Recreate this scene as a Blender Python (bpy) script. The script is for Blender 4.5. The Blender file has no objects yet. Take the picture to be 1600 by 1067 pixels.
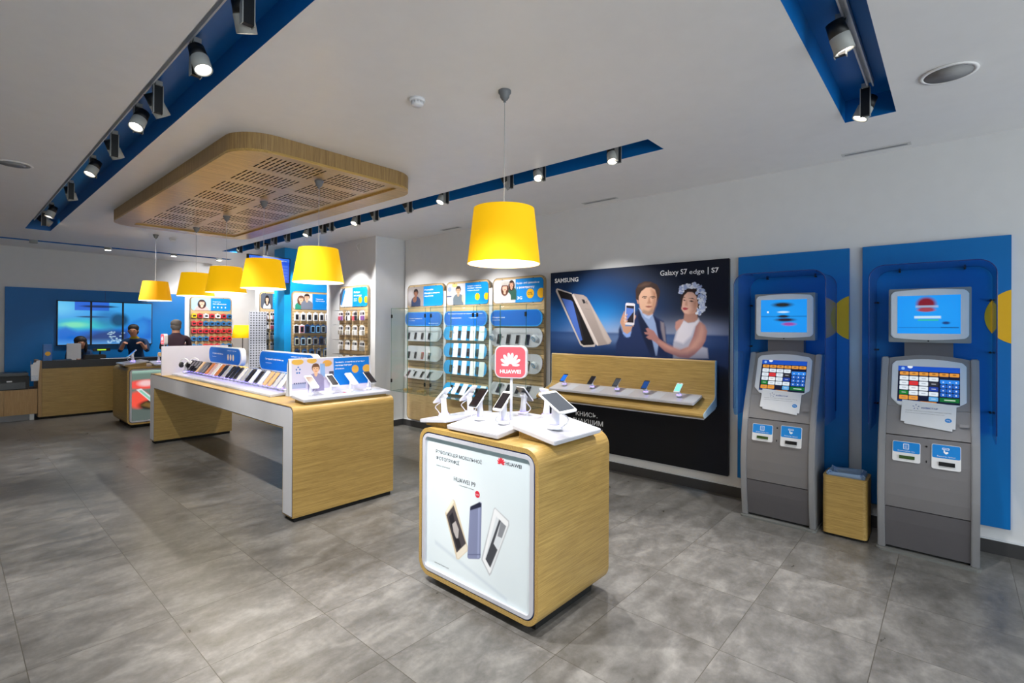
import bpy, bmesh, math, random
import numpy as np
from mathutils import Vector, Matrix
random.seed(7)
S = bpy.context.scene
COL = S.collection
PI = math.pi

# ------------------------------------------------------------------ camera, world, exposure
def camera():
    yaw, pitch, roll = math.radians(48.5772), math.radians(0.14), math.radians(-0.33123)
    f = Vector((math.sin(yaw), math.cos(yaw), 0)); r = Vector((math.cos(yaw), -math.sin(yaw), 0)); d = Vector((0, 0, -1))
    cp, sp = math.cos(pitch), math.sin(pitch)
    f, d = f*cp - d*sp, d*cp + f*sp
    c, s = math.cos(roll), math.sin(roll)
    r, d = r*c + d*s, d*c - r*s
    cam = bpy.data.cameras.new('camera'); o = bpy.data.objects.new('camera', cam); COL.objects.link(o)
    up = -d; back = -f
    M = Matrix(((r.x, up.x, back.x, 0), (r.y, up.y, back.y, 0), (r.z, up.z, back.z, 1.5), (0, 0, 0, 1)))
    o.matrix_world = M
    cam.sensor_width = 36; cam.lens = 783.07*36/1600
    cam.shift_y = (509.562-533.5)/1600
    cam.clip_start = 0.05
    S.camera = o
camera()
S.view_settings.view_transform = 'Standard'; S.view_settings.look = 'None'
S.view_settings.gamma = 1; S.view_settings.exposure = 0.70
S.view_settings.use_curve_mapping = False
W = bpy.data.worlds.new('world'); S.world = W; W.use_nodes = True
W.node_tree.nodes['Background'].inputs[0].default_value = (0.80, 0.88, 1.0, 1)
W.node_tree.nodes['Background'].inputs[1].default_value = .7
SPOT_POWER = 112.0
def shop_front_fill():  # added fill panel, unseen outside the glazing, brightens the whole room
    ld = bpy.data.lights.new('shop_front_fill_light', 'AREA'); ld.shape = 'RECTANGLE'; ld.size = 8.0; ld.size_y = 2.3; ld.energy = 120; ld.color = (.93, .96, 1.)
    o = bpy.data.objects.new('shop_front_fill_light', ld); COL.objects.link(o); o.location = (.5, -3.75, 1.35); o.rotation_euler = (math.radians(90), 0, 0)
shop_front_fill()
PENDANT_POWER = 3.0

# ------------------------------------------------------------------ colours, materials
def lin(h):
    if isinstance(h, (tuple, list)): return tuple(h[:3])
    h = h.lstrip('#'); v = [int(h[i:i+2], 16)/255 for i in (0, 2, 4)]
    return tuple(c/12.92 if c <= .04045 else ((c+.055)/1.055)**2.4 for c in v)
MATS = {}
def mat(name, col, rough=.5, metal=0., emit=None, es=0., coat=0., bump=None, spec=None):
    if name in MATS: return MATS[name]
    m = bpy.data.materials.new(name); m.use_nodes = True; nt = m.node_tree; b = nt.nodes['Principled BSDF']
    c = lin(col)
    b.inputs['Base Color'].default_value = (*c, 1); b.inputs['Roughness'].default_value = rough
    b.inputs['Metallic'].default_value = metal; b.inputs['Coat Weight'].default_value = coat
    if spec is not None: b.inputs['Specular IOR Level'].default_value = spec
    if emit is not None:
        b.inputs['Emission Color'].default_value = (*lin(emit), 1); b.inputs['Emission Strength'].default_value = es
    # a faint surface variation so that nothing is perfectly uniform
    tc = nt.nodes.new('ShaderNodeTexCoord'); n = nt.nodes.new('ShaderNodeTexNoise'); n.inputs['Scale'].default_value = 9
    n.inputs['Detail'].default_value = 3
    mx = nt.nodes.new('ShaderNodeMix'); mx.data_type = 'RGBA'; mx.inputs[6].default_value = (*[v*.96 for v in c], 1)
    mx.inputs[7].default_value = (*[min(1, v*1.03) for v in c], 1)
    nt.links.new(tc.outputs['Object'], n.inputs['Vector']); nt.links.new(n.outputs['Fac'], mx.inputs[0]); nt.links.new(mx.outputs[2], b.inputs['Base Color'])
    if bump:
        n2 = nt.nodes.new('ShaderNodeTexNoise'); n2.inputs['Scale'].default_value = bump[0]; n2.inputs['Detail'].default_value = 4
        bp = nt.nodes.new('ShaderNodeBump'); bp.inputs['Strength'].default_value = bump[1]; bp.inputs['Distance'].default_value = .003
        nt.links.new(tc.outputs['Object'], n2.inputs['Vector']); nt.links.new(n2.outputs['Fac'], bp.inputs['Height']); nt.links.new(bp.outputs[0], b.inputs['Normal'])
    MATS[name] = m; return m
def wood(name, scale, c1='#92733a', c2='#c3a35f', rough=.42):
    """oak veneer: noise stretched along the grain"""
    m = bpy.data.materials.new(name); m.use_nodes = True; nt = m.node_tree; b = nt.nodes['Principled BSDF']
    tc = nt.nodes.new('ShaderNodeTexCoord'); mp = nt.nodes.new('ShaderNodeMapping'); mp.inputs['Scale'].default_value = scale
    n = nt.nodes.new('ShaderNodeTexNoise'); n.inputs['Scale'].default_value = 1; n.inputs['Detail'].default_value = 6; n.inputs['Roughness'].default_value = .68; n.inputs['Distortion'].default_value = .25
    cr = nt.nodes.new('ShaderNodeValToRGB'); e = cr.color_ramp.elements
    e[0].position = .28; e[0].color = (*lin(c1), 1); e[1].position = .68; e[1].color = (*lin(c2), 1)
    mp2 = nt.nodes.new('ShaderNodeMapping'); mp2.inputs['Scale'].default_value = [s*4 for s in scale]
    n2 = nt.nodes.new('ShaderNodeTexNoise'); n2.inputs['Scale'].default_value = 1; n2.inputs['Detail'].default_value = 2
    mx = nt.nodes.new('ShaderNodeMix'); mx.data_type = 'RGBA'; mx.blend_type = 'MULTIPLY'; mx.inputs[0].default_value = .35
    L = nt.links.new
    L(tc.outputs['Object'], mp.inputs[0]); L(mp.outputs[0], n.inputs['Vector']); L(n.outputs['Fac'], cr.inputs[0])
    L(tc.outputs['Object'], mp2.inputs[0]); L(mp2.outputs[0], n2.inputs['Vector'])
    cr2 = nt.nodes.new('ShaderNodeValToRGB'); f = cr2.color_ramp.elements; f[0].position = .35; f[0].color = (.55, .5, .42, 1); f[1].position = .55; f[1].color = (1, 1, 1, 1)
    L(n2.outputs['Fac'], cr2.inputs[0]); L(cr.outputs[0], mx.inputs[6]); L(cr2.outputs[0], mx.inputs[7]); L(mx.outputs[2], b.inputs['Base Color'])
    b.inputs['Roughness'].default_value = rough
    bp = nt.nodes.new('ShaderNodeBump'); bp.inputs['Strength'].default_value = .15; bp.inputs['Distance'].default_value = .002
    L(n2.outputs['Fac'], bp.inputs['Height']); L(bp.outputs[0], b.inputs['Normal'])
    MATS[name] = m; return m
def glassy(name, tint, alpha, rough=.03, refl=.5):
    """thin clear sheet: tinted transparency with a fresnel reflection"""
    m = bpy.data.materials.new(name); m.use_nodes = True; nt = m.node_tree; nt.nodes.clear(); L = nt.links.new
    out = nt.nodes.new('ShaderNodeOutputMaterial'); t = nt.nodes.new('ShaderNodeBsdfTransparent'); t.inputs[0].default_value = (*tint, 1)
    g = nt.nodes.new('ShaderNodeBsdfGlossy'); g.inputs['Roughness'].default_value = rough
    lw = nt.nodes.new('ShaderNodeLayerWeight'); lw.inputs[0].default_value = .5
    fr = nt.nodes.new('ShaderNodeMath'); fr.operation = 'POWER'; fr.inputs[1].default_value = 5; L(lw.outputs['Facing'], fr.inputs[0])
    fa = nt.nodes.new('ShaderNodeMath'); fa.operation = 'ADD'; fa.inputs[1].default_value = .035; L(fr.outputs[0], fa.inputs[0]); fr = fa
    d = nt.nodes.new('ShaderNodeBsdfDiffuse'); d.inputs[0].default_value = (*tint, 1)
    m1 = nt.nodes.new('ShaderNodeMixShader'); m1.inputs[0].default_value = alpha; L(t.outputs[0], m1.inputs[1]); L(d.outputs[0], m1.inputs[2])
    mul = nt.nodes.new('ShaderNodeMath'); mul.operation = 'MULTIPLY'; mul.inputs[1].default_value = refl*2; L(fr.outputs[0], mul.inputs[0])
    m2 = nt.nodes.new('ShaderNodeMixShader'); L(mul.outputs[0], m2.inputs[0]); L(m1.outputs[0], m2.inputs[1]); L(g.outputs[0], m2.inputs[2]); L(m2.outputs[0], out.inputs[0])
    MATS[name] = m; return m
S.cycles.transparent_max_bounces = 24
def print_mat(name, rough=.35, es=0.):
    """printed sheet or lit screen whose picture is stored in the mesh colour attribute 'ink'"""
    if name in MATS: return MATS[name]
    m = bpy.data.materials.new(name); m.use_nodes = True; nt = m.node_tree; b = nt.nodes['Principled BSDF']
    a = nt.nodes.new('ShaderNodeAttribute'); a.attribute_name = 'ink'
    if es > 0:
        b.inputs['Base Color'].default_value = (.01, .01, .012, 1); nt.links.new(a.outputs['Color'], b.inputs['Emission Color']); b.inputs['Emission Strength'].default_value = es; b.inputs['Specular IOR Level'].default_value = .15
    else: nt.links.new(a.outputs['Color'], b.inputs['Base Color'])
    b.inputs['Roughness'].default_value = rough
    if es <= 0: b.inputs['Specular IOR Level'].default_value = .25
    MATS[name] = m; return m

OAK_X = wood('oak_grain_x', (3.2, 150, 150)); OAK_Y = wood('oak_grain_y', (150, 3.2, 150)); OAK_Z = wood('oak_grain_z', (150, 150, 3.2), '#a57c46', '#c4a06a')
OAK_PALE = wood('oak_slat_wall', (150, 3.2, 150), '#b39468', '#d9be8e'); OAK_PALE_X = wood('oak_slat_wall_x', (3.2, 150, 150), '#b39468', '#d9be8e')
OAK_TOP = wood('oak_ceiling', (2.0, 60, 60), '#9e7f40', '#cfa95f', .3)  # pendants' warm light is put into these yellowed underside colours
OAK_EDGE = wood('oak_ceiling_edge', (60, 60, 2.5), '#86683f', '#a98a58', .5)
WHITE = mat('white_lacquer', '#c0c1c9', .28, coat=.3)
WPLAST = mat('white_plastic', '#dcdde2', .3)
WALLW = mat('wall_paint', '#d8d8d9', .85, bump=(60, .05))
CEILM = mat('ceiling_paint', '#ebe9e9', .42, bump=(40, .03))
NAVY = mat('navy_trim', '#12285a', .4)
BLACK = mat('black_plastic', '#0a0b0d', .5)
DARK = mat('black_plinth_gap', '#0a0a0a', .8)  # own near-black finish of plinths and door gaps
BLUE_DEEP = mat('deep_blue_panel', '#006cb4', .42, spec=.3)
BLUE_SLOT = mat('slot_blue', '#0468b2', .35)
BLUE_SIGN = mat('sign_blue', '#0d86da', .3)
CYAN = mat('bright_cyan', '#1a9fe6', .3)
YELLOW = mat('sun_yellow', '#f2b705', .4)
GREYM = mat('kiosk_grey', '#8b898b', .38, metal=.25)
GREYD = mat('kiosk_dark_grey', '#666468', .4, metal=.25)
GREYL = mat('kiosk_silver', '#e2e3e6', .5)
STEEL = mat('brushed_steel', '#a9abae', .3, metal=.9)
ALU = mat('aluminium_rail', '#d8dade', .4)
FIXT = mat('fixture_grey', '#a5a6a2', .45)
CANOPYG = mat('canopy_grey', '#6f7276', .5)
WTXT = mat('white_lettering', '#f5f7fa', .5)
DTXT = mat('dark_lettering', '#2e3440', .5)
RED = mat('signal_red', '#e03a4a', .35)
SKIRT = mat('baseboard_stone', '#3b3a3b', .4)
LED = mat('violet_led', '#9a8cff', .4, emit='#7f6cff', es=5)
LENS = mat('lamp_lens', '#fff8ee', .3, emit='#fff4e4', es=9.)
GLASS = glassy('clear_glass', (.965, .99, .98), .015, .02, .45)
GEDGE = mat('glass_edge', '#4d7c6c', .2)
BACRYL = glassy('blue_acrylic', (.46, .74, .99), .05, .04, .45)
CLEARP = glassy('clear_plastic', (.9, .93, .98), .25, .15, .5)
BAGM = glassy('blue_bag_film', (.55, .75, .97), .35, .25, .6)

# ------------------------------------------------------------------ mesh collecting
ORG = {}
class MB:
    def __init__(s): s.v = []; s.f = []; s.m = []; s.sm = []
    def add(s, vs, fs, m=0, smooth=False):
        k = len(s.v); s.v += [tuple(v) for v in vs]
        for f in fs: s.f.append(tuple(i+k for i in f)); s.m.append(m); s.sm.append(smooth)
        return s
    def box(s, x0, x1, y0, y1, z0, z1, m=0):
        v = [(x, y, z) for z in (z0, z1) for y in (y0, y1) for x in (x0, x1)]
        return s.add(v, [(0, 2, 3, 1), (4, 5, 7, 6), (0, 1, 5, 4), (2, 6, 7, 3), (0, 4, 6, 2), (1, 3, 7, 5)], m)
    def fbox(s, F, a0, a1, b0, b1, c0, c1, m=0):
        v = [F(a, b, c) for c in (c0, c1) for b in (b0, b1) for a in (a0, a1)]
        return s.add(v, [(0, 2, 3, 1), (4, 5, 7, 6), (0, 1, 5, 4), (2, 6, 7, 3), (0, 4, 6, 2), (1, 3, 7, 5)], m)
    def prism(s, poly, F, c0, c1, m=0, smooth=False, mside=None):
        n = len(poly); v = [F(a, b, c0) for a, b in poly] + [F(a, b, c1) for a, b in poly]
        s.add(v, [tuple(range(n))[::-1], tuple(range(n, 2*n))], m)
        k = len(s.v)-2*n
        for i in range(n):
            j = (i+1) % n; s.f.append((k+i, k+j, k+n+j, k+n+i)); s.m.append(m if mside is None else mside); s.sm.append(smooth)
        return s
    def ring(s, po, pi, F, c0, c1, m=0):
        n = len(po); v = [F(a, b, c) for c in (c0, c1) for p in (po, pi) for a, b in p]; fs = []
        for i in range(n):
            j = (i+1) % n
            fs += [(i, i+n, j+n, j), (2*n+i, 2*n+j, 3*n+j, 3*n+i), (i, j, 2*n+j, 2*n+i), (n+i, 3*n+i, 3*n+j, n+j)]
        return s.add(v, fs, m)
    def cyl(s, p0, p1, r0, r1=None, n=16, m=0, caps=True, smooth=True):
        r1 = r0 if r1 is None else r1; p0 = Vector(p0); p1 = Vector(p1); d = (p1-p0).normalized()
        a = d.orthogonal().normalized(); b = d.cross(a)
        v = [p+(a*math.cos(2*PI*i/n)+b*math.sin(2*PI*i/n))*r for p, r in ((p0, r0), (p1, r1)) for i in range(n)]
        s.add(v, [(i, (i+1) % n, n+(i+1) % n, n+i) for i in range(n)], m, smooth)
        if caps: k = len(s.v)-2*n; s.f += [tuple(k+i for i in range(n))[::-1], tuple(k+n+i for i in range(n))]; s.m += [m, m]; s.sm += [False, False]
        return s
    def tube(s, pts, r, n=6, m=0):
        pts = [Vector(p) for p in pts]; rings = []; prev = None
        for i, p in enumerate(pts):
            d = (pts[min(i+1, len(pts)-1)]-pts[max(i-1, 0)]).normalized()
            a = d.orthogonal().normalized() if prev is None else (prev-d*prev.dot(d)).normalized()
            prev = a; b = d.cross(a); rr = r[i] if isinstance(r, (list, tuple)) else r
            rings.append([p+(a*math.cos(2*PI*k/n)+b*math.sin(2*PI*k/n))*rr for k in range(n)])
        v = [q for g in rings for q in g]
        fs = [(i*n+k, i*n+(k+1) % n, (i+1)*n+(k+1) % n, (i+1)*n+k) for i in range(len(pts)-1) for k in range(n)]
        s.add(v, fs, m, True); k = len(s.v)-len(v)
        s.f += [tuple(k+i for i in range(n))[::-1], tuple(k+len(v)-n+i for i in range(n))]; s.m += [m, m]; s.sm += [False, False]
        return s
    def lathe(s, prof, c=(0, 0, 0), n=32, m=0, smooth=True, F=None, closed=False):
        v = []
        for r, z in prof:
            for i in range(n):
                a = 2*PI*i/n; p = (c[0]+r*math.cos(a), c[1]+r*math.sin(a), c[2]+z)
                v.append(F(*p) if F else p)
        k = len(prof); fs = [(i*n+j, i*n+(j+1) % n, (i+1)*n+(j+1) % n, (i+1)*n+j) for i in range(k-1) for j in range(n)]
        if closed: fs += [((k-1)*n+j, (k-1)*n+(j+1) % n, (j+1) % n, j) for j in range(n)]
        s.add(v, fs, m, smooth)
        if not closed:
            q = len(s.v)-len(v)
            if prof[0][0] > 1e-4: s.f.append(tuple(q+i for i in range(n))[::-1]); s.m.append(m); s.sm.append(False)
            if prof[-1][0] > 1e-4: s.f.append(tuple(q+(k-1)*n+i for i in range(n))); s.m.append(m); s.sm.append(False)
        return s
    def ell(s, c, r, n=12, k=8, m=0, F=None):
        prof = []
        v = []; c = Vector(c)
        for i in range(k+1):
            t = PI*i/k
            for j in range(n):
                a = 2*PI*j/n; p = (c.x+r[0]*math.sin(t)*math.cos(a), c.y+r[1]*math.sin(t)*math.sin(a), c.z-r[2]*math.cos(t)); v.append(F(*p) if F else p)
        return s.add(v, [(i*n+j, i*n+(j+1) % n, (i+1)*n+(j+1) % n, (i+1)*n+j) for i in range(k) for j in range(n)], m, True)
    def build(s, name, mats, parent=None, local=False, bevel=0, seg=2):
        off = Vector((0, 0, 0)) if (local or parent is None) else ORG.get(parent.name, Vector((0, 0, 0)))
        me = bpy.data.meshes.new(name)
        me.from_pydata([(v[0]-off.x, v[1]-off.y, v[2]-off.z) for v in s.v], [], s.f)
        if not isinstance(mats, (list, tuple)): mats = [mats]
        for m in mats: me.materials.append(m)
        me.polygons.foreach_set('material_index', s.m); me.polygons.foreach_set('use_smooth', s.sm)
        bm = bmesh.new(); bm.from_mesh(me); bmesh.ops.remove_doubles(bm, verts=bm.verts, dist=1e-6); bmesh.ops.recalc_face_normals(bm, faces=bm.faces)
        if bevel:
            es = [e for e in bm.edges if len(e.link_faces) == 2 and e.calc_face_angle(0) > .6]
            bmesh.ops.bevel(bm, geom=es, offset=bevel, segments=seg, affect='EDGES', clamp_overlap=True)
        bm.to_mesh(me); bm.free()
        o = bpy.data.objects.new(name, me); COL.objects.link(o)
        if parent is not None: o.parent = parent
        ORG[o.name] = off if parent is not None else Vector((0, 0, 0))
        return o
def thing(name, label, cat, loc=(0, 0, 0), rotz=0, group=None):
    o = bpy.data.objects.new(name, None); COL.objects.link(o); o.empty_display_size = .05
    o.location = loc; o.rotation_euler = (0, 0, rotz); tag(o, label, cat, group); ORG[o.name] = Vector(loc); return o
def tag(o, label, cat, group=None):
    o['label'] = label; o['category'] = cat
    if group: o['group'] = group
    return o
def struct(mb, name, m, **k):
    o = mb.build(name, m, **k)
    if o.parent is None: o['kind'] = 'structure'
    return o
def dup(root, loc, rotz, label, group=None, swap=None):
    """copy of a thing with copies of its parts and sub-parts; swap maps a part's old material to a new one"""
    r = root.copy(); COL.objects.link(r); r.location = loc; r.rotation_euler = (0, 0, rotz); r['label'] = label
    if group: r['group'] = group
    def rec(o, par):
        for ch in list(o.children):
            c = ch.copy(); COL.objects.link(c); c.parent = par
            if swap and c.type == 'MESH' and any(mm and mm.name in swap for mm in c.data.materials):
                for sl in c.material_slots:
                    if sl.material.name in swap: sl.link = 'OBJECT'; sl.material = swap[sl.material.name] if sl.link == 'OBJECT' else None
            rec(ch, c)
    rec(root, r); return r
def frame(o, u, v):
    o, u, v = Vector(o), Vector(u).normalized(), Vector(v).normalized(); n = u.cross(v)
    return lambda a, b, c=0: tuple(o+u*a+v*b+n*c)
def FX(X, Y0=0, Z0=0):   # surface facing -X: a runs to the viewer's right (-Y), b up, c towards the room (-X)
    return frame((X, Y0, Z0), (0, -1, 0), (0, 0, 1))
def FY(Y, X0=0, Z0=0):   # surface facing -Y: a = +X, b up, c towards -Y
    return frame((X0, Y, Z0), (1, 0, 0), (0, 0, 1))
def rrect(a0, a1, b0, b1, r, n=6):
    rs = r if isinstance(r, (list, tuple)) else [r]*4; P = []
    for (cx, cy, st), rr in zip(((a1, b0, -90), (a1, b1, 0), (a0, b1, 90), (a0, b0, 180)), rs):
        sx = -1 if cx == a1 else 1; sy = -1 if cy == b1 else 1
        for i in range(n+1):
            t = math.radians(st+90*i/n); P.append((cx+sx*rr+rr*math.cos(t), cy+sy*rr+rr*math.sin(t)))
    return P
def text(s, F, a, b, w, h, m, name, parent, c=.002, bold=0., align='L', depth=.0008, spacing=1.):
    """lettering as a mesh, fitted to width w (or None) and height h, lower left corner at (a, b)"""
    cu = bpy.data.curves.new('lettering', 'FONT'); cu.body = s; cu.size = 1; cu.offset = bold; cu.resolution_u = 3; cu.space_character = spacing; cu.extrude = 0
    to = bpy.data.objects.new('lettering_tmp', cu); COL.objects.link(to)
    dg = bpy.context.evaluated_depsgraph_get(); me = bpy.data.meshes.new_from_object(to.evaluated_get(dg)); bpy.data.objects.remove(to)
    V = np.array([v.co[:] for v in me.vertices]) if len(me.vertices) else np.zeros((1, 3))
    mn = V.min(0); mx = V.max(0); sy = h/(mx[1]-mn[1]); sx = sy if w is None else w/(mx[0]-mn[0])
    ww = (mx[0]-mn[0])*sx; da = {'L': 0, 'C': -ww/2, 'R': -ww}[align]
    off = ORG.get(parent.name, Vector((0, 0, 0)))
    for v in me.vertices:
        p = Vector(F(a+da+(v.co.x-mn[0])*sx, b+(v.co.y-mn[1])*sy, c))-off; v.co = p
    me.materials.clear(); me.materials.append(m)
    o = bpy.data.objects.new(name, me); COL.objects.link(o); o.parent = parent; ORG[o.name] = off; return o

# ------------------------------------------------------------------ small picture painter (prints, screens)
class Art:
    """a printed picture as a fine grid of coloured cells; coordinates run 0..1 in both directions, v up"""
    def __init__(s, w, h, bg): s.w, s.h = w, h; s.a = np.zeros((h, w, 3)); s.a[:] = lin(bg); s.U, s.V = np.meshgrid((np.arange(w)+.5)/w, (np.arange(h)+.5)/h)
    def mix(s, k, col, op=1.): k = np.clip(k*op, 0, 1)[..., None]; s.a = s.a*(1-k)+np.array(lin(col))*k; return s
    def poly(s, P, col, op=1., soft=0.):
        P = np.array(P, float); u, v = s.U, s.V; ins = np.zeros_like(u, bool); n = len(P)
        dist = np.full_like(u, 9.)
        for i in range(n):
            x0, y0 = P[i]; x1, y1 = P[(i+1) % n]
            c = ((y0 > v) != (y1 > v)); ins ^= c & (u < (x1-x0)*(v-y0)/((y1-y0) if y1 != y0 else 1e-9)+x0)
            X0, Y0, X1, Y1 = x0*s.w, y0*s.h, x1*s.w, y1*s.h; dx, dy = X1-X0, Y1-Y0; L = dx*dx+dy*dy+1e-9
            t = np.clip(((u*s.w-X0)*dx+(v*s.h-Y0)*dy)/L, 0, 1); dist = np.minimum(dist, np.hypot(u*s.w-X0-t*dx, v*s.h-Y0-t*dy)) if True else dist
        sd = np.where(ins, dist, -dist); w = .5+soft*s.w
        return s.mix(np.clip(sd/(2*w)+.5, 0, 1), col, op)
    def ell(s, cx, cy, rx, ry, col, op=1., soft=.1): 
        d = np.hypot((s.U-cx)/rx, (s.V-cy)/ry); return s.mix(np.clip((1-d)/max(soft, .02)+.5, 0, 1), col, op)
    def glow(s, cx, cy, rx, ry, col, op=1.): return s.mix(np.exp(-(((s.U-cx)/rx)**2+((s.V-cy)/ry)**2)), col, op)
    def rect(s, u0, u1, v0, v1, col, op=1.): return s.poly([(u0, v0), (u1, v0), (u1, v1), (u0, v1)], col, op)
    def grad(s, v0, v1, col, op=1.): return s.mix(np.clip((s.V-v0)/(v1-v0), 0, 1), col, op)
    def sheet(s, F, a0, a1, b0, b1, name, m, parent, c=.001, clip=None):
        """lay the picture on a surface; clip is an optional rounded outline radius"""
        w, h = s.w, s.h; gx = np.linspace(a0, a1, w+1); gy = np.linspace(b0, b1, h+1)
        A, B = np.meshgrid(gx, gy)
        if clip:
            r = min(clip, (a1-a0)/2, (b1-b0)/2)
            # pull the corner vertices onto the rounded outline
            for (cx, cy, sx, sy) in ((a0+r, b0+r, -1, -1), (a1-r, b0+r, 1, -1), (a0+r, b1-r, -1, 1), (a1-r, b1-r, 1, 1)):
                dx = (A-cx)*sx; dy = (B-cy)*sy; k = (dx > 0) & (dy > 0); mxx = np.maximum(dx, dy); hy = np.hypot(dx, dy)+1e-12
                q = np.where(k, mxx/hy, 1); A = np.where(k, cx+sx*dx*q, A); B = np.where(k, cy+sy*dy*q, B)
        o = Vector(F(0, 0, c)); u = Vector(F(1, 0, c))-o; v = Vector(F(0, 1, c))-o; off = ORG.get(parent.name, Vector((0, 0, 0))) if parent else Vector((0, 0, 0)); o = o-off
        P = np.array(o)+A[..., None]*np.array(u)+B[..., None]*np.array(v); P = P.reshape(-1, 3)
        i = np.arange(h*(w+1)).reshape(h, w+1)[:, :w].reshape(-1); Q = np.stack([i, i+1, i+w+2, i+w+1], 1)
        me = bpy.data.meshes.new(name); me.vertices.add(len(P)); me.vertices.foreach_set('co', P.ravel()); me.loops.add(len(Q)*4); me.loops.foreach_set('vertex_index', Q.ravel())
        me.polygons.add(len(Q)); me.polygons.foreach_set('loop_start', np.arange(0, len(Q)*4, 4)); me.update(calc_edges=True)
        ca = me.color_attributes.new('ink', 'FLOAT_COLOR', 'CORNER')
        C = np.ones((len(Q), 4)); C[:, :3] = s.a.reshape(-1, 3); ca.data.foreach_set('color', np.repeat(C, 4, 0).ravel())
        me.materials.append(m); ob = bpy.data.objects.new(name, me); COL.objects.link(ob); ob.parent = parent; ORG[ob.name] = off
        return ob
def portrait(A, cx, cy, s, hair='#3a2a20', skin='#d8a888', top='#8a8d96', longh=False, asp=1.):
    """a head-and-shoulders figure in a printed photograph; s is head height, asp the sheet's width/height"""
    e = lambda x, y, rx, ry, c, **k: A.ell(cx+x*s/asp, cy+y*s, rx*s/asp, ry*s, c, **k)
    e(0, -1.25, .95, .75, top, soft=.1); A.rect(cx-.95*s/asp, cx+.95*s/asp, cy-2.6*s, cy-1.25*s, top)
    if longh: e(0, -.25, .62, .85, hair, soft=.15)
    e(0, -.55, .2, .35, skin); e(0, .12, .47, .52, hair, soft=.1); e(0, -.05, .36, .48, skin, soft=.1)
    A.poly([(cx-.4*s/asp, cy+.2*s), (cx+.4*s/asp, cy+.2*s), (cx+.3*s/asp, cy+.58*s), (cx-.3*s/asp, cy+.58*s)], hair)
    e(-.15, .05, .07, .04, '#3a2b28'); e(.15, .05, .07, .04, '#3a2b28'); e(0, -.28, .13, .05, '#b0605a'); e(0, -.1, .05, .09, '#c08f74', op=.6)
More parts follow.
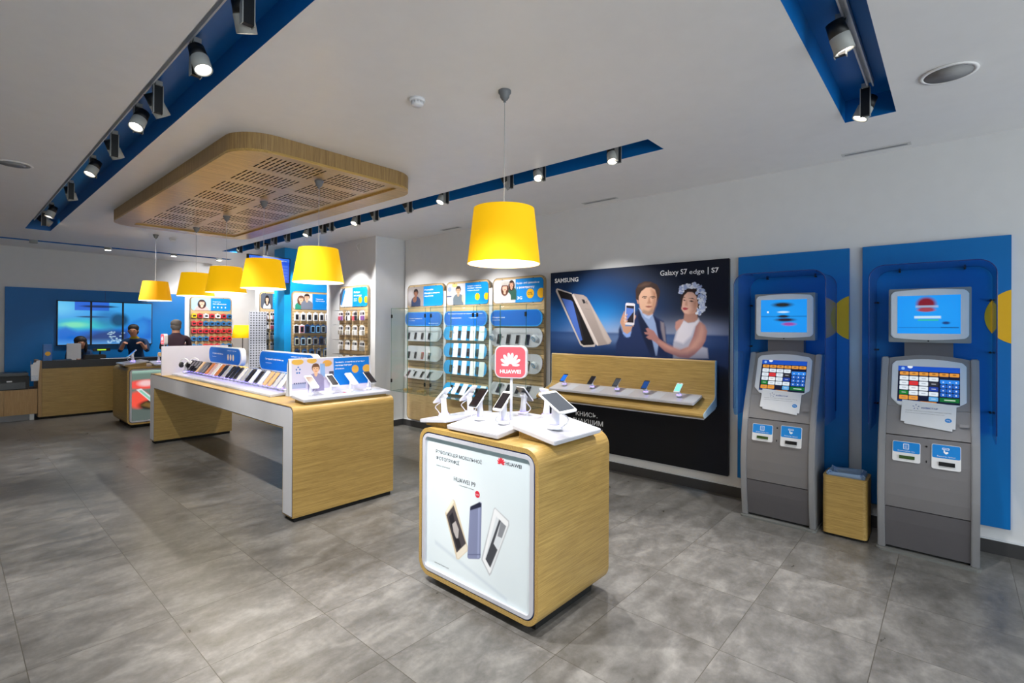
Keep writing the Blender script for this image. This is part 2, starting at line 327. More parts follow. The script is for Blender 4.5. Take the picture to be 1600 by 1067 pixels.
SAM = [
 ('c8beb8',[(0.039,0.903),(0.049,0.907),(0.147,0.876),(0.306,0.586),(0.299,0.573),(0.228,0.569),(0.206,0.581),(0.038,0.889)],0),
 ('1b191d',[(0.049,0.899),(0.147,0.87),(0.299,0.587),(0.286,0.583),(0.228,0.579),(0.213,0.588),(0.053,0.886)],0),
 ('4d70c4',[(0.079,0.848),(0.143,0.834),(0.156,0.824),(0.221,0.608),(0.207,0.603),(0.196,0.618)],0),
 ('2b2a34',[(0.156,0.824),(0.198,0.735),(0.232,0.606),(0.221,0.608)],0),
 ('a89a94',[(0.151,0.869),(0.161,0.872),(0.226,0.861),(0.248,0.847),(0.402,0.606),(0.395,0.591),(0.318,0.578),(0.305,0.589),(0.151,0.861)],0),
 ('e0d4ce',[(0.151,0.869),(0.161,0.871),(0.323,0.587),(0.318,0.578),(0.305,0.589),(0.151,0.861)],0),
 ('c4b6af',[(0.26,0.826),(0.402,0.606),(0.381,0.591),(0.358,0.619)],0.004),
 ('26242a',[(0.214,0.838),(0.231,0.836),(0.241,0.816),(0.226,0.813)],0),
 ('85776f',[(0.24,0.829),(0.248,0.827),(0.254,0.81),(0.246,0.811)],0),
 ('8d817c',[(0.237,0.785),(0.267,0.779),(0.267,0.777),(0.238,0.783)],0),
 ('22325c',[(0.557,0.776),(0.532,0.755),(0.524,0.707),(0.516,0.649),(0.501,0.627),(0.478,0.632),(0.454,0.691),(0.445,0.669),(0.445,0.631),(0.43,0.593),(0.428,0.525),(0.724,0.527),(0.708,0.6),(0.702,0.682),(0.691,0.712),(0.635,0.743),(0.63,0.753),(0.569,0.781)],0.004),
 ('16213f',[(0.558,0.765),(0.614,0.681),(0.652,0.534),(0.625,0.533),(0.575,0.649),(0.552,0.733)],0.004),
 ('93a8d2',[(0.559,0.78),(0.635,0.747),(0.651,0.702),(0.668,0.614),(0.658,0.54),(0.651,0.539),(0.636,0.604),(0.614,0.681),(0.577,0.736)],0.002),
 ('19244a',[(0.635,0.746),(0.667,0.712),(0.689,0.599),(0.721,0.53),(0.668,0.535),(0.668,0.614),(0.651,0.702)],0.003),
 ('8a8088',[(0.675,0.712),(0.694,0.704),(0.705,0.605),(0.692,0.615),(0.678,0.671)],0.003),
 ('b4c6e6',[(0.559,0.78),(0.594,0.733),(0.615,0.723),(0.636,0.748),(0.63,0.755),(0.605,0.738),(0.574,0.765)],0.001),
 ('c08d72',[(0.569,0.786),(0.635,0.774),(0.635,0.748),(0.613,0.741),(0.58,0.754)],0.003),
 ('dcae92',[(0.556,0.85),(0.559,0.813),(0.566,0.778),(0.583,0.761),(0.613,0.753),(0.635,0.761),(0.648,0.794),(0.656,0.835),(0.651,0.869),(0.634,0.886),(0.596,0.887),(0.567,0.873)],0.002),
 ('b07e64',[(0.626,0.873),(0.656,0.861),(0.656,0.835),(0.648,0.794),(0.635,0.761),(0.616,0.754),(0.63,0.785),(0.636,0.826)],0.01),
 ('c9937a',[(0.545,0.829),(0.553,0.83),(0.558,0.813),(0.558,0.802),(0.552,0.805)],0.001),
 ('38251f',[(0.543,0.826),(0.541,0.877),(0.556,0.905),(0.59,0.917),(0.623,0.914),(0.657,0.897),(0.673,0.866),(0.67,0.837),(0.658,0.815),(0.655,0.846),(0.646,0.872),(0.624,0.885),(0.597,0.884),(0.573,0.867),(0.559,0.842),(0.557,0.822)],0.001),
 ('5a4034',[(0.557,0.892),(0.59,0.91),(0.623,0.908),(0.613,0.897),(0.579,0.891)],0.006),
 ('3d2a22',[(0.576,0.837),(0.586,0.842),(0.604,0.839),(0.604,0.835),(0.586,0.837),(0.577,0.833)],0),
 ('3d2a22',[(0.619,0.837),(0.637,0.84),(0.651,0.835),(0.65,0.832),(0.637,0.835),(0.621,0.834)],0),
 ('6a5248',[(0.582,0.832),(0.592,0.835),(0.602,0.831),(0.592,0.828)],0),
 ('5a4238',[(0.625,0.83),(0.635,0.833),(0.644,0.83),(0.635,0.827)],0),
 ('bb856b',[(0.613,0.834),(0.609,0.814),(0.604,0.806),(0.609,0.801),(0.623,0.801),(0.627,0.806),(0.621,0.816),(0.618,0.834)],0.003),
 ('9a5c50',[(0.595,0.789),(0.613,0.792),(0.632,0.789),(0.626,0.784),(0.613,0.781),(0.601,0.784)],0.001),
 ('9a8070',[(0.583,0.77),(0.613,0.762),(0.635,0.77),(0.635,0.761),(0.613,0.753),(0.583,0.759)],0.006),
 ('8aa8e6',[(0.472,0.665),(0.495,0.647),(0.517,0.66),(0.512,0.632),(0.49,0.628),(0.469,0.647)],0.001),
 ('cf9c80',[(0.477,0.768),(0.462,0.734),(0.453,0.707),(0.466,0.681),(0.473,0.657),(0.494,0.646),(0.514,0.66),(0.522,0.681),(0.532,0.712),(0.544,0.736),(0.542,0.745),(0.534,0.745),(0.53,0.686),(0.483,0.686),(0.48,0.756)],0.001),
 ('e6e2e8',[(0.484,0.804),(0.489,0.81),(0.532,0.806),(0.538,0.801),(0.534,0.695),(0.527,0.691),(0.484,0.695),(0.479,0.702)],0),
 ('2a2028',[(0.489,0.796),(0.533,0.792),(0.53,0.705),(0.486,0.707)],0),
 ('6384d6',[(0.489,0.784),(0.531,0.778),(0.53,0.763),(0.488,0.713)],0),
 ('dfae92',[(0.471,0.739),(0.494,0.751),(0.496,0.746),(0.48,0.734)],0.001),
 ('dfae92',[(0.471,0.721),(0.492,0.735),(0.494,0.729),(0.477,0.713)],0.001),
 ('dfae92',[(0.472,0.705),(0.493,0.72),(0.497,0.714),(0.48,0.697)],0.001),
 ('2a1b1c',[(0.779,0.781),(0.776,0.821),(0.784,0.851),(0.805,0.869),(0.844,0.869),(0.869,0.847),(0.875,0.803),(0.868,0.745),(0.854,0.731),(0.85,0.75),(0.801,0.84)],0.001),
 ('b7b6c6',[(0.79,0.717),(0.816,0.704),(0.845,0.709),(0.862,0.724),(0.876,0.706),(0.854,0.687),(0.84,0.643),(0.865,0.595),(0.905,0.584),(0.91,0.536),(0.741,0.528),(0.741,0.601),(0.749,0.636),(0.766,0.682)],0.003),
 ('e6dfe6',[(0.79,0.717),(0.816,0.704),(0.845,0.709),(0.862,0.724),(0.866,0.706),(0.845,0.682),(0.831,0.643),(0.791,0.603),(0.749,0.616),(0.766,0.682)],0.006),
 ('b98878',[(0.796,0.753),(0.855,0.76),(0.86,0.721),(0.844,0.708),(0.813,0.704),(0.792,0.719)],0.002),
 ('c68f82',[(0.795,0.721),(0.771,0.719),(0.753,0.708),(0.75,0.682),(0.757,0.663),(0.774,0.682)],0.002),
 ('b27c76',[(0.868,0.711),(0.892,0.692),(0.904,0.663),(0.896,0.619),(0.879,0.588),(0.846,0.553),(0.817,0.532),(0.772,0.535),(0.7,0.562),(0.652,0.604),(0.63,0.618),(0.614,0.621),(0.6,0.631),(0.614,0.642),(0.594,0.647),(0.59,0.656),(0.607,0.656),(0.598,0.674),(0.608,0.679),(0.641,0.663),(0.668,0.625),(0.721,0.59),(0.772,0.57),(0.816,0.588),(0.84,0.643),(0.851,0.687)],0.002),
 ('d29c8c',[(0.874,0.702),(0.89,0.687),(0.895,0.663),(0.883,0.619),(0.855,0.585),(0.812,0.554),(0.772,0.552),(0.721,0.57),(0.668,0.609),(0.731,0.586),(0.782,0.57),(0.821,0.588),(0.855,0.638)],0.01),
 ('e2b29e',[(0.788,0.831),(0.783,0.806),(0.781,0.771),(0.795,0.751),(0.816,0.745),(0.846,0.752),(0.86,0.779),(0.861,0.818),(0.85,0.843),(0.82,0.858),(0.798,0.855)],0.002),
 ('bd8872',[(0.83,0.809),(0.861,0.818),(0.86,0.779),(0.846,0.752),(0.821,0.746),(0.835,0.77)],0.012),
 ('2a1b1c',[(0.776,0.796),(0.778,0.831),(0.79,0.858),(0.815,0.871),(0.849,0.865),(0.871,0.842),(0.874,0.798),(0.866,0.75),(0.857,0.757),(0.861,0.794),(0.853,0.831),(0.835,0.853),(0.811,0.853),(0.795,0.838),(0.787,0.818),(0.782,0.781)],0.001),
 ('3a2622',[(0.785,0.825),(0.796,0.829),(0.802,0.825),(0.795,0.826)],0),
 ('3a2622',[(0.815,0.822),(0.835,0.824),(0.844,0.816),(0.832,0.819)],0),
 ('3b2622',[(0.787,0.816),(0.795,0.817),(0.803,0.812),(0.795,0.81)],0),
 ('3b2622',[(0.818,0.81),(0.83,0.812),(0.841,0.806),(0.83,0.804)],0),
 ('cc957e',[(0.805,0.815),(0.798,0.792),(0.803,0.786),(0.811,0.786),(0.81,0.805)],0.003),
 ('b3424c',[(0.787,0.777),(0.798,0.779),(0.815,0.774),(0.808,0.767),(0.795,0.765),(0.789,0.769)],0.001),
 ('f0eef2',[(0.856,0.777),(0.86,0.775),(0.859,0.769),(0.855,0.77)],0),
]
SAM_FLOWERS = [(0.778,0.858),(0.781,0.87),(0.792,0.876),(0.805,0.881),(0.82,0.883),(0.837,0.884),(0.853,0.878),(0.866,0.871),(0.877,0.859),(0.882,0.844),(0.886,0.827),(0.887,0.81),(0.884,0.793),(0.886,0.778),(0.883,0.769),(0.871,0.762),(0.864,0.75),(0.871,0.803),(0.871,0.823),(0.863,0.852),(0.876,0.784)]
PODIUM_PRINT = [
 ('d8c9ad',[(0.286,0.574),(0.308,0.568),(0.442,0.27),(0.439,0.238),(0.352,0.15),(0.33,0.147),(0.207,0.447),(0.214,0.466)]),
 ('f1e8d6',[(0.214,0.466),(0.286,0.574),(0.299,0.555),(0.226,0.451)]),
 ('4b4548',[(0.221,0.439),(0.296,0.532),(0.425,0.288),(0.33,0.191)]),
 ('26242a',[(0.248,0.434),(0.287,0.479),(0.328,0.361),(0.377,0.25),(0.341,0.216),(0.296,0.304)]),
 ('b9b2b0',[(0.283,0.388),(0.318,0.421),(0.351,0.367),(0.345,0.303),(0.325,0.297),(0.297,0.336)]),
 ('e9e0cf',[(0.33,0.191),(0.425,0.288),(0.437,0.262),(0.434,0.239),(0.352,0.159),(0.338,0.154)]),
 ('8289aa',[(0.461,0.555),(0.555,0.621),(0.574,0.617),(0.566,0.234),(0.553,0.218),(0.451,0.187),(0.439,0.195)]),
 ('9aa2c4',[(0.54,0.603),(0.558,0.616),(0.551,0.225),(0.535,0.22)]),
 ('272b40',[(0.465,0.566),(0.551,0.616),(0.57,0.613),(0.568,0.587),(0.464,0.537)]),
 ('5f6688',[(0.442,0.218),(0.566,0.258),(0.566,0.251),(0.442,0.212)]),
 ('c3c7cb',[(0.694,0.617),(0.818,0.559),(0.821,0.53),(0.665,0.154),(0.648,0.134),(0.573,0.221),(0.576,0.241),(0.683,0.603)]),
 ('f2f4f6',[(0.697,0.609),(0.811,0.551),(0.811,0.53),(0.659,0.163),(0.648,0.151),(0.585,0.225),(0.588,0.241),(0.687,0.599)]),
 ('dfe4e8',[(0.707,0.557),(0.797,0.516),(0.667,0.189),(0.607,0.239)]),
 ('47494f',[(0.733,0.546),(0.748,0.538),(0.684,0.367),(0.719,0.334),(0.655,0.192),(0.612,0.237),(0.662,0.367)]),
 ('8d9096',[(0.748,0.538),(0.793,0.516),(0.757,0.425),(0.719,0.429)]),
]
# ------------------------------------------------------------------ the room
CZ = 2.83          # ceiling height
XW, YB = 4.68, 12.0
def floor_material():
    m = bpy.data.materials.new('stone_tiles'); m.use_nodes = True; nt = m.node_tree; L = nt.links.new; b = nt.nodes['Principled BSDF']; N = nt.nodes.new
    g = N('ShaderNodeNewGeometry'); sep = N('ShaderNodeSeparateXYZ'); L(g.outputs['Position'], sep.inputs[0])
    def mth(op, a, b_=None, c=None):
        n = N('ShaderNodeMath'); n.operation = op
        for i, v in enumerate((a, b_, c)):
            if v is None: continue
            if isinstance(v, (int, float)): n.inputs[i].default_value = v
            else: L(v, n.inputs[i])
        return n.outputs[0]
    tx = mth('DIVIDE', mth('SUBTRACT', sep.outputs[0], .785-.539*20), .539); ty = mth('DIVIDE', mth('SUBTRACT', sep.outputs[1], .272-.5475*20), .5475)
    fx = mth('FRACT', tx); fy = mth('FRACT', ty)
    ex = mth('MINIMUM', fx, mth('SUBTRACT', 1., fx)); ey = mth('MINIMUM', fy, mth('SUBTRACT', 1., fy))
    e = mth('MINIMUM', ex, ey); grout = mth('LESS_THAN', e, .0032)
    cb = N('ShaderNodeCombineXYZ'); L(mth('FLOOR', tx), cb.inputs[0]); L(mth('FLOOR', ty), cb.inputs[1])
    wn = N('ShaderNodeTexWhiteNoise'); L(cb.outputs[0], wn.inputs['Vector'])
    off = N('ShaderNodeVectorMath'); off.operation = 'SCALE'; off.inputs[3].default_value = 1.5; L(wn.outputs['Color'], off.inputs[0])
    ad = N('ShaderNodeVectorMath'); L(g.outputs['Position'], ad.inputs[0]); L(off.outputs[0], ad.inputs[1])
    mp = N('ShaderNodeMapping'); mp.inputs['Scale'].default_value = (4.6, 8.0, 1); L(ad.outputs[0], mp.inputs[0])
    n1 = N('ShaderNodeTexNoise'); n1.inputs['Scale'].default_value = 1.; n1.inputs['Detail'].default_value = 9; n1.inputs['Roughness'].default_value = .62; n1.inputs['Distortion'].default_value = .4; L(mp.outputs[0], n1.inputs['Vector'])
    n2 = N('ShaderNodeTexNoise'); n2.inputs['Scale'].default_value = 26; n2.inputs['Detail'].default_value = 6; n2.inputs['Roughness'].default_value = .7; L(ad.outputs[0], n2.inputs['Vector'])
    mix = mth('ADD', mth('MULTIPLY', n1.outputs['Fac'], .72), mth('MULTIPLY', n2.outputs['Fac'], .28))
    cr = N('ShaderNodeValToRGB'); E = cr.color_ramp.elements; E[0].position = .36; E[0].color = (*lin('#55534f'), 1); E[1].position = .66; E[1].color = (*lin('#82807c'), 1)
    mid = cr.color_ramp.elements.new(.5); mid.color = (*lin('#696764'), 1); L(mix, cr.inputs[0])
    mm = N('ShaderNodeMix'); mm.data_type = 'RGBA'; L(grout, mm.inputs[0]); L(cr.outputs[0], mm.inputs[6]); mm.inputs[7].default_value = (*lin('#4a463f'), 1); L(mm.outputs[2], b.inputs['Base Color'])
    rg = mth('ADD', mth('MULTIPLY', n1.outputs['Fac'], .35), .17); L(rg, b.inputs['Roughness'])
    bp = N('ShaderNodeBump'); bp.inputs['Strength'].default_value = .25; bp.inputs['Distance'].default_value = .002; L(mth('SUBTRACT', n2.outputs['Fac'], mth('MULTIPLY', grout, .8)), bp.inputs['Height']); L(bp.outputs[0], b.inputs['Normal'])
    return m
struct(MB().box(-3.6, 5.5, -3.6, 12.3, -.1, 0), 'floor', floor_material())
# ceiling with the recessed blue light slots cut out of it
SLOTS = {'1': (.732, .993, -3.0, 9.63), '2': (-1.5, 3.835, .269, .531), '3': (3.27, 3.525, 1.62, 9.81), '4': (-2.6, 3.8, 10.83, 11.0)}
xs = sorted({-3.6, 5.5} | {v for s in SLOTS.values() for v in s[:2]}); ys = sorted({-3.6, 12.3} | {v for s in SLOTS.values() for v in s[2:]})
cm = MB()
for i in range(len(xs)-1):
    for j in range(len(ys)-1):
        cx, cy = (xs[i]+xs[i+1])/2, (ys[j]+ys[j+1])/2
        if any(s[0] < cx < s[1] and s[2] < cy < s[3] for s in SLOTS.values()): continue
        cm.add([(xs[i], ys[j], CZ), (xs[i+1], ys[j], CZ), (xs[i+1], ys[j+1], CZ), (xs[i], ys[j+1], CZ)], [(0, 3, 2, 1)])
cm.box(-3.6, 5.5, -3.6, 12.3, CZ+.16, CZ+.26)
struct(cm, 'ceiling', CEILM)
for k, (x0, x1, y0, y1) in SLOTS.items():
    d = .14; mb = MB(); e = .0015
    holes = [s for q, s in SLOTS.items() if q != k]
    mb.add([(x0, y0, CZ+d), (x1, y0, CZ+d), (x1, y1, CZ+d), (x0, y1, CZ+d)], [(0, 3, 2, 1)])
    segs = []
    if k == '1': segs = [((x0, y0), (x0, .269)), ((x0, .531), (x0, y1)), ((x1, y0), (x1, .269)), ((x1, .531), (x1, y1)), ((x0, y0), (x1, y0)), ((x0, y1), (x1, y1))]
    elif k == '2': segs = [((x0, y0), (.732, y0)), ((.993, y0), (x1, y0)), ((x0, y1), (.732, y1)), ((.993, y1), (x1, y1)), ((x0, y0), (x0, y1)), ((x1, y0), (x1, y1))]
    else: segs = [((x0, y0), (x0, y1)), ((x1, y0), (x1, y1)), ((x0, y0), (x1, y0)), ((x0, y1), (x1, y1))]
    for (ax, ay), (bx, by) in segs:
        mb.add([(ax, ay, CZ), (bx, by, CZ), (bx, by, CZ+d), (ax, ay, CZ+d)], [(0, 1, 2, 3)])
    struct(mb, 'trim_'+k, BLUE_SLOT)
struct(MB().box(XW, XW+.2, -3.6, 6.32, 0, CZ), 'wall_right', WALLW)
struct(MB().box(4.17, XW+.2, 6.345, 7.75, 0, CZ), 'wall_pillar', WALLW)
struct(MB().box(5.3, 5.5, 7.75, 12.3, 0, CZ), 'wall_alcove', WALLW)
struct(MB().box(-3.6, 5.5, YB, YB+.2, 0, CZ), 'wall_back', WALLW)
struct(MB().box(-3.8, -3.6, -3.6, 12.3, 0, CZ), 'wall_left', WALLW)
# shop front behind the viewer: a glazed wall with mullions and a lintel
fr = MB()
for x in (-3.6, -1.6, .4, 2.4, 4.6): fr.box(x, x+.08, -3.6, -3.52, 0, CZ)
fr.box(-3.6, 4.68, -3.6, -3.5, 0, .12); fr.box(-3.6, 4.68, -3.6, -3.5, 2.5, CZ)
w1 = struct(fr, 'window_1', ALU)
struct(MB().box(-3.52, 4.6, -3.57, -3.56, .12, 2.5), 'pane', GLASS, parent=w1)
def skirt(name, x0, x1, y0, y1): struct(MB().box(x0, x1, y0, y1, 0, .092).box(min(x0, x1)-.002 if x1-x0 < .1 else x0, x1, y0-.002 if y1-y0 < .1 else y0, y1, .092, .1, 1), name, [SKIRT, ALU])
skirt('baseboard_right', 4.665, 4.68, -3.5, 6.33); skirt('baseboard_pillar', 4.17, 4.68, 6.33, 6.345); skirt('baseboard_corner', 4.155, 4.17, 6.33, 7.75)
# ------------------------------------------------------------------ ceiling fittings
def vent(x, y0, y1, label):
    t = thing('ceiling_vent', label, 'vent', (x, (y0+y1)/2, CZ))
    MB().ring(rrect(-.035, .035, -(y1-y0)/2-.02, (y1-y0)/2+.02, .002, 1), rrect(-.015, .015, -(y1-y0)/2, (y1-y0)/2, .002, 1), lambda a, b, c: (a, b, c), -.004, -.0005).build('frame', mat('vent_frame', '#c9c9ca', .5), t, local=True)
    mb = MB().box(-.015, .015, -(y1-y0)/2, (y1-y0)/2, -.0035, -.0015)
    mb.build('grille', mat('vent_grille', '#7d7e82', .5), t, local=True)
vent(4.545, .253, .631, 'slim white linear ceiling vent above the two payment kiosks'); vent(4.53, 2.60, 2.97, 'slim linear ceiling vent above the phone poster'); vent(4.52, 4.94, 5.27, 'small slim linear ceiling vent above the leftmost slatted phone wall')
def speaker(x, y, label):
    t = thing('ceiling_speaker', label, 'speaker', (x, y, CZ))
    MB().lathe([(.118, -.001), (.12, -.006), (.1, -.008), (.1, -.001)], n=40).build('rim', CEILM, t, local=True)
    MB().lathe([(.0, -.0095), (.1, -.0075)], n=40).build('grille', mat('speaker_grille', '#8e8d8e', .6), t, local=True)
speaker(3.433, .026, 'round grey ceiling speaker right of the short blue light slot'); speaker(.376, 5.841, 'round ceiling speaker left of the long blue light slot')
def smoke(x, y, label):
    t = thing('smoke_detector', label, 'smoke detector', (x, y, CZ))
    MB().lathe([(.045, 0), (.045, -.012), (.04, -.018)], n=28).build('base', WPLAST, t, local=True)
    MB().lathe([(.03, -.02), (.034, -.034), (.026, -.042), (0, -.044)], n=28).build('sensor_head', WPLAST, t, local=True)
    mb = MB()
    for i in range(10):
        a = 2*PI*i/10; mb.box(.031*math.cos(a)-.003, .031*math.cos(a)+.003, .031*math.sin(a)-.003, .031*math.sin(a)+.003, -.034, -.018)
    mb.lathe([(.027, -.018), (.027, -.03)], n=16, m=1); mb.build('vent_slots', [WPLAST, BLACK], t, local=True)
smoke(1.822, 2.356, 'white smoke detector on the ceiling left of the large yellow pendant'); smoke(2.30, 8.95, 'small smoke detector beside the farthest yellow pendant')
# rails
def rail(axis, p, q, c, label):
    mb = MB(); z0, z1 = CZ+.105, CZ+.14
    for o in (-.017, .009): 
        if axis == 'y': mb.box(c+o, c+o+.008, p, q, z0, z1)
        else: mb.box(p, q, c+o, c+o+.008, z0, z1)
    if axis == 'y': mb.box(c-.017, c+.017, p, q, z1-.008, z1, 0)
    else: mb.box(p, q, c-.017, c+.017, z1-.008, z1, 0)
    tag(mb.build('light_rail', ALU), label, 'light rail')
rail('y', -2.9, 9.5, .80, 'long aluminium track rail inside the left blue ceiling slot'); rail('x', -1.4, 3.62, .375, 'aluminium track rail inside the blue ceiling slot at upper right')
rail('y', 1.7, 9.7, 3.36, 'aluminium track rail inside the blue slot behind the oak ceiling raft'); rail('x', -2.5, 3.7, 10.93, 'thin track rail in the narrow blue slot near the back wall')
# ------------------------------------------------------------------ track spotlights
def spot_fixture(x, y, aim, label, power=1., side=1, group=None, ang=62, rot=0., flat=False):
    t = thing('track_spotlight', label, 'spotlight', (x, y, CZ+.105), rot, group)
    A = Vector(aim)-Vector((x, y, CZ)); A.normalize(); A.rotate(Matrix.Rotation(-rot, 3, 'Z'))
    if flat:
        MB().box(-.02, .02, -.04, .04, -.04, 0).build('adapter', FIXT, t, local=True, bevel=.003)
        MB().cyl((0, 0, -.04), (0, 0, -.145), .05, n=24).build('lamp_head', FIXT, t, local=True)
        MB().cyl((0, 0, -.1455), (0, 0, -.147), .042, n=24).build('lens', LENS if power > .4 else FIXT, t, local=True)
        c = Vector((0, 0, -.15)); A = Vector((0, 0, -1)) if abs(A.z) > .95 else A
    else:
        mb = MB().box(-.022, .022, -.013, .013, -.165, 0).box(-.017, .017, -.03, .03, -.004, .02, 1)
        mb.box(-.0255, -.022, -.016, .016, -.17, 0, 1).box(.022, .0255, -.016, .016, -.17, 0, 1)
        mb.build('driver_box', [BLACK, FIXT], t, local=True)
        piv = Vector((0, side*.052, -.085)); a0 = piv-A*.055; a1 = piv+A*.012; a2 = piv+A*.085
        MB().box(-.008, .008, min(0, side*.05), max(0, side*.05), -.093, -.077).build('yoke', BLACK, t, local=True)
        MB().cyl(a0, a1, .037, .041, 24).build('heat_sink', BLACK, t, local=True)
        hd = MB().cyl(a1, a2, .042, .042, 28, caps=False); e0 = a2-A*.012
        hd.cyl(a2, e0, .0375, .036, 28, caps=False)
        u = A.orthogonal().normalized(); w = A.cross(u); n = 28
        hd.add([a2+(u*math.cos(2*PI*i/n)+w*math.sin(2*PI*i/n))*r for r in (.042, .0375) for i in range(n)], [(i, (i+1) % n, n+(i+1) % n, n+i) for i in range(n)])
        hd.build('lamp_head', FIXT, t, local=True)
        MB().cyl(e0-A*.002, e0, .036, .036, 28).build('lens', LENS, t, local=True)
        c = a2+A*.01
    if power <= .4: return t
    ld = bpy.data.lights.new('spot', 'SPOT'); ld.energy = SPOT_POWER*power; ld.spot_size = math.radians(ang); ld.spot_blend = .55; ld.shadow_soft_size = .03; ld.color = (1., .975, .95)
    lo = bpy.data.objects.new('spot_beam', ld); COL.objects.link(lo); lo.parent = t; lo.location = c
    lo.rotation_mode = 'QUATERNION'; lo.rotation_quaternion = (-A).to_track_quat('Z', 'Y')
    return t
near = ['nearest', 'second', 'third', 'fourth', 'fifth', 'sixth', 'seventh', 'eighth', 'farthest']
S1 = [(2.24, (1.9, 3.2, 0), .9), (2.90, (1.2, 1.6, 0), 1.5), (3.58, (2.3, 4.1, .6), 1.1), (4.04, (-.3, 3.0, 0), 1.3), (4.74, (2.0, 5.4, .7), .7), (5.56, (-.4, 5.0, 0), .9), (6.69, (1.6, 7.3, .5), .7), (8.07, (-.2, 8.0, 0), .7), (8.75, (3.7, 9.5, 1.2), 1.3)]
for i, (y, aim, p) in enumerate(S1): spot_fixture(.84, y, aim, '%s grey and black track spotlight of the row in the long left ceiling slot' % near[i], p, -1 if i % 2 else 1)
for y, aim in ((1.1, (1.9, 1.8, .5)), (-.3, (.6, .9, 0))): spot_fixture(.84, y, aim, 'grey and black track spotlight of the left slot hanging above and behind the viewer', 1.0, group='spotlights behind the viewer')
spot_fixture(2.75, .40, (3.4, -.4, 0), 'larger-looking nearer spotlight in the upper right blue slot', .6, -1, rot=-PI/2); spot_fixture(3.62, .40, (3.2, 1.6, 0), 'spotlight at the end of the upper right blue slot', .8, 1, rot=-PI/2)
S3 = [(1.93, (2.6, 1.2, 0), 1.0), (2.66, (2.2, 1.3, 0), 1.35), (3.03, (4.6, 2.5, 1.1), .7), (3.91, (2.3, 3.9, .8), .8), (4.52, (4.6, 4.2, 1.2), .9), (5.17, (4.6, 5.2, 1.2), .9), (5.56, (2.4, 5.2, .9), .9),
      (6.21, (4.6, 5.8, 1.4), .5), (6.40, (4.2, 6.9, 1.3), 1.1), (6.81, (2.3, 6.6, .9), .8), (7.48, (4.3, 8.45, 1.5), 1.0), (7.92, (3.75, 9.5, 1.2), .7), (8.57, (4.05, 9.65, 1.3), 1.0), (9.29, (3.9, 11.9, 1.6), 1.2)]
o3 = ['nearest', 'second', 'third', 'fourth', 'fifth', 'sixth', 'seventh', 'eighth', 'ninth', 'tenth', 'eleventh', 'twelfth', 'thirteenth', 'farthest']
for i, (y, aim, p) in enumerate(S3): spot_fixture(3.40, y, aim, '%s track spotlight of the row in the blue slot beyond the oak raft' % o3[i], p, 1)
o4 = ['leftmost', 'second from left', 'third from left', 'rightmost']
for i, (x, p) in enumerate(((.93, .35), (1.86, .5), (2.83, .5), (3.6, .8))): spot_fixture(x, 10.93, (x, 10.93, 0) if i < 3 else (3.8, 11.9, 1.4), '%s round downlight in the thin blue slot by the back wall' % o4[i], p, 1, flat=True, ang=100)
# ------------------------------------------------------------------ pendant lamps
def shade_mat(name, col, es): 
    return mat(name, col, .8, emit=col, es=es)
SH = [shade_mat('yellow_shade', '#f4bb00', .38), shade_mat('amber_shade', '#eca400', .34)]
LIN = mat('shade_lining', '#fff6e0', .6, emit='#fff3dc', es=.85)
def pendant(x, y, ztop, label, hs=(1.855, 2.155, .205, .165), m=0):
    t = thing('pendant_lamp', label, 'pendant lamp', (x, y, ztop)); b, tp, rb, rt = hs; b -= ztop; tp -= ztop
    MB().lathe([(.036, 0), (.036, -.012), (.028, -.022), (.026, -.036), (.017, -.05), (.007, -.056), (.007, -.064), (0, -.064)], n=28).build('canopy', CANOPYG, t, local=True)
    MB().cyl((0, 0, -.06), (0, 0, tp), .0022, n=8).build('cable', mat('lamp_cable', '#b9b9b9', .5), t, local=True)
    MB().lathe([(rb, b), (rt, tp)], n=64, closed=False).build('lamp_shade', SH[m], t, local=True)
    o = t.children[-1]; me = o.data   # open the two ends of the shade
    bm = bmesh.new(); bm.from_mesh(me); bmesh.ops.delete(bm, geom=[f for f in bm.faces if len(f.verts) > 4], context='FACES'); bm.to_mesh(me); bm.free()
    MB().lathe([(rb-.004, b+.001), (rt-.004, tp-.012), (.02, tp-.012)], n=64).build('shade_lining', LIN, t, local=True)
    o = t.children[-1]; me = o.data
    bm = bmesh.new(); bm.from_mesh(me); bmesh.ops.delete(bm, geom=[f for f in bm.faces if len(f.verts) > 4], context='FACES'); bm.to_mesh(me); bm.free()
    MB().cyl((0, 0, tp), (0, 0, tp-.05), .016, n=16).ell((0, 0, tp-.09), (.032, .032, .042), 16, 10, 1).build('bulb', [WPLAST, LENS], t, local=True)
    ld = bpy.data.lights.new('glow', 'POINT'); ld.energy = PENDANT_POWER; ld.shadow_soft_size = .06; ld.color = (1, .93, .8)
    lo = bpy.data.objects.new('bulb_light', ld); COL.objects.link(lo); lo.parent = t; lo.location = (0, 0, b+.06)
pendant(2.08, 1.90, CZ, 'large yellow drum pendant hanging over the square podium', (1.855, 2.165, .204, .17))
for i, (y, zt, l) in enumerate(((3.95, 2.705, 'yellow pendant at the near end of the island, first under the oak raft'), (5.03, 2.705, 'yellow pendant with a visible seam, second under the oak raft'), (6.0, 2.705, 'yellow pendant third under the oak raft over the island'), (7.0, 2.705, 'yellow pendant fourth and last under the oak raft'), (8.79, CZ, 'farthest amber yellow pendant over the small far podium'))):
    pendant(2.05, y, zt, l, (1.862, 2.142, .202, .155), 1 if i == 4 else 0)
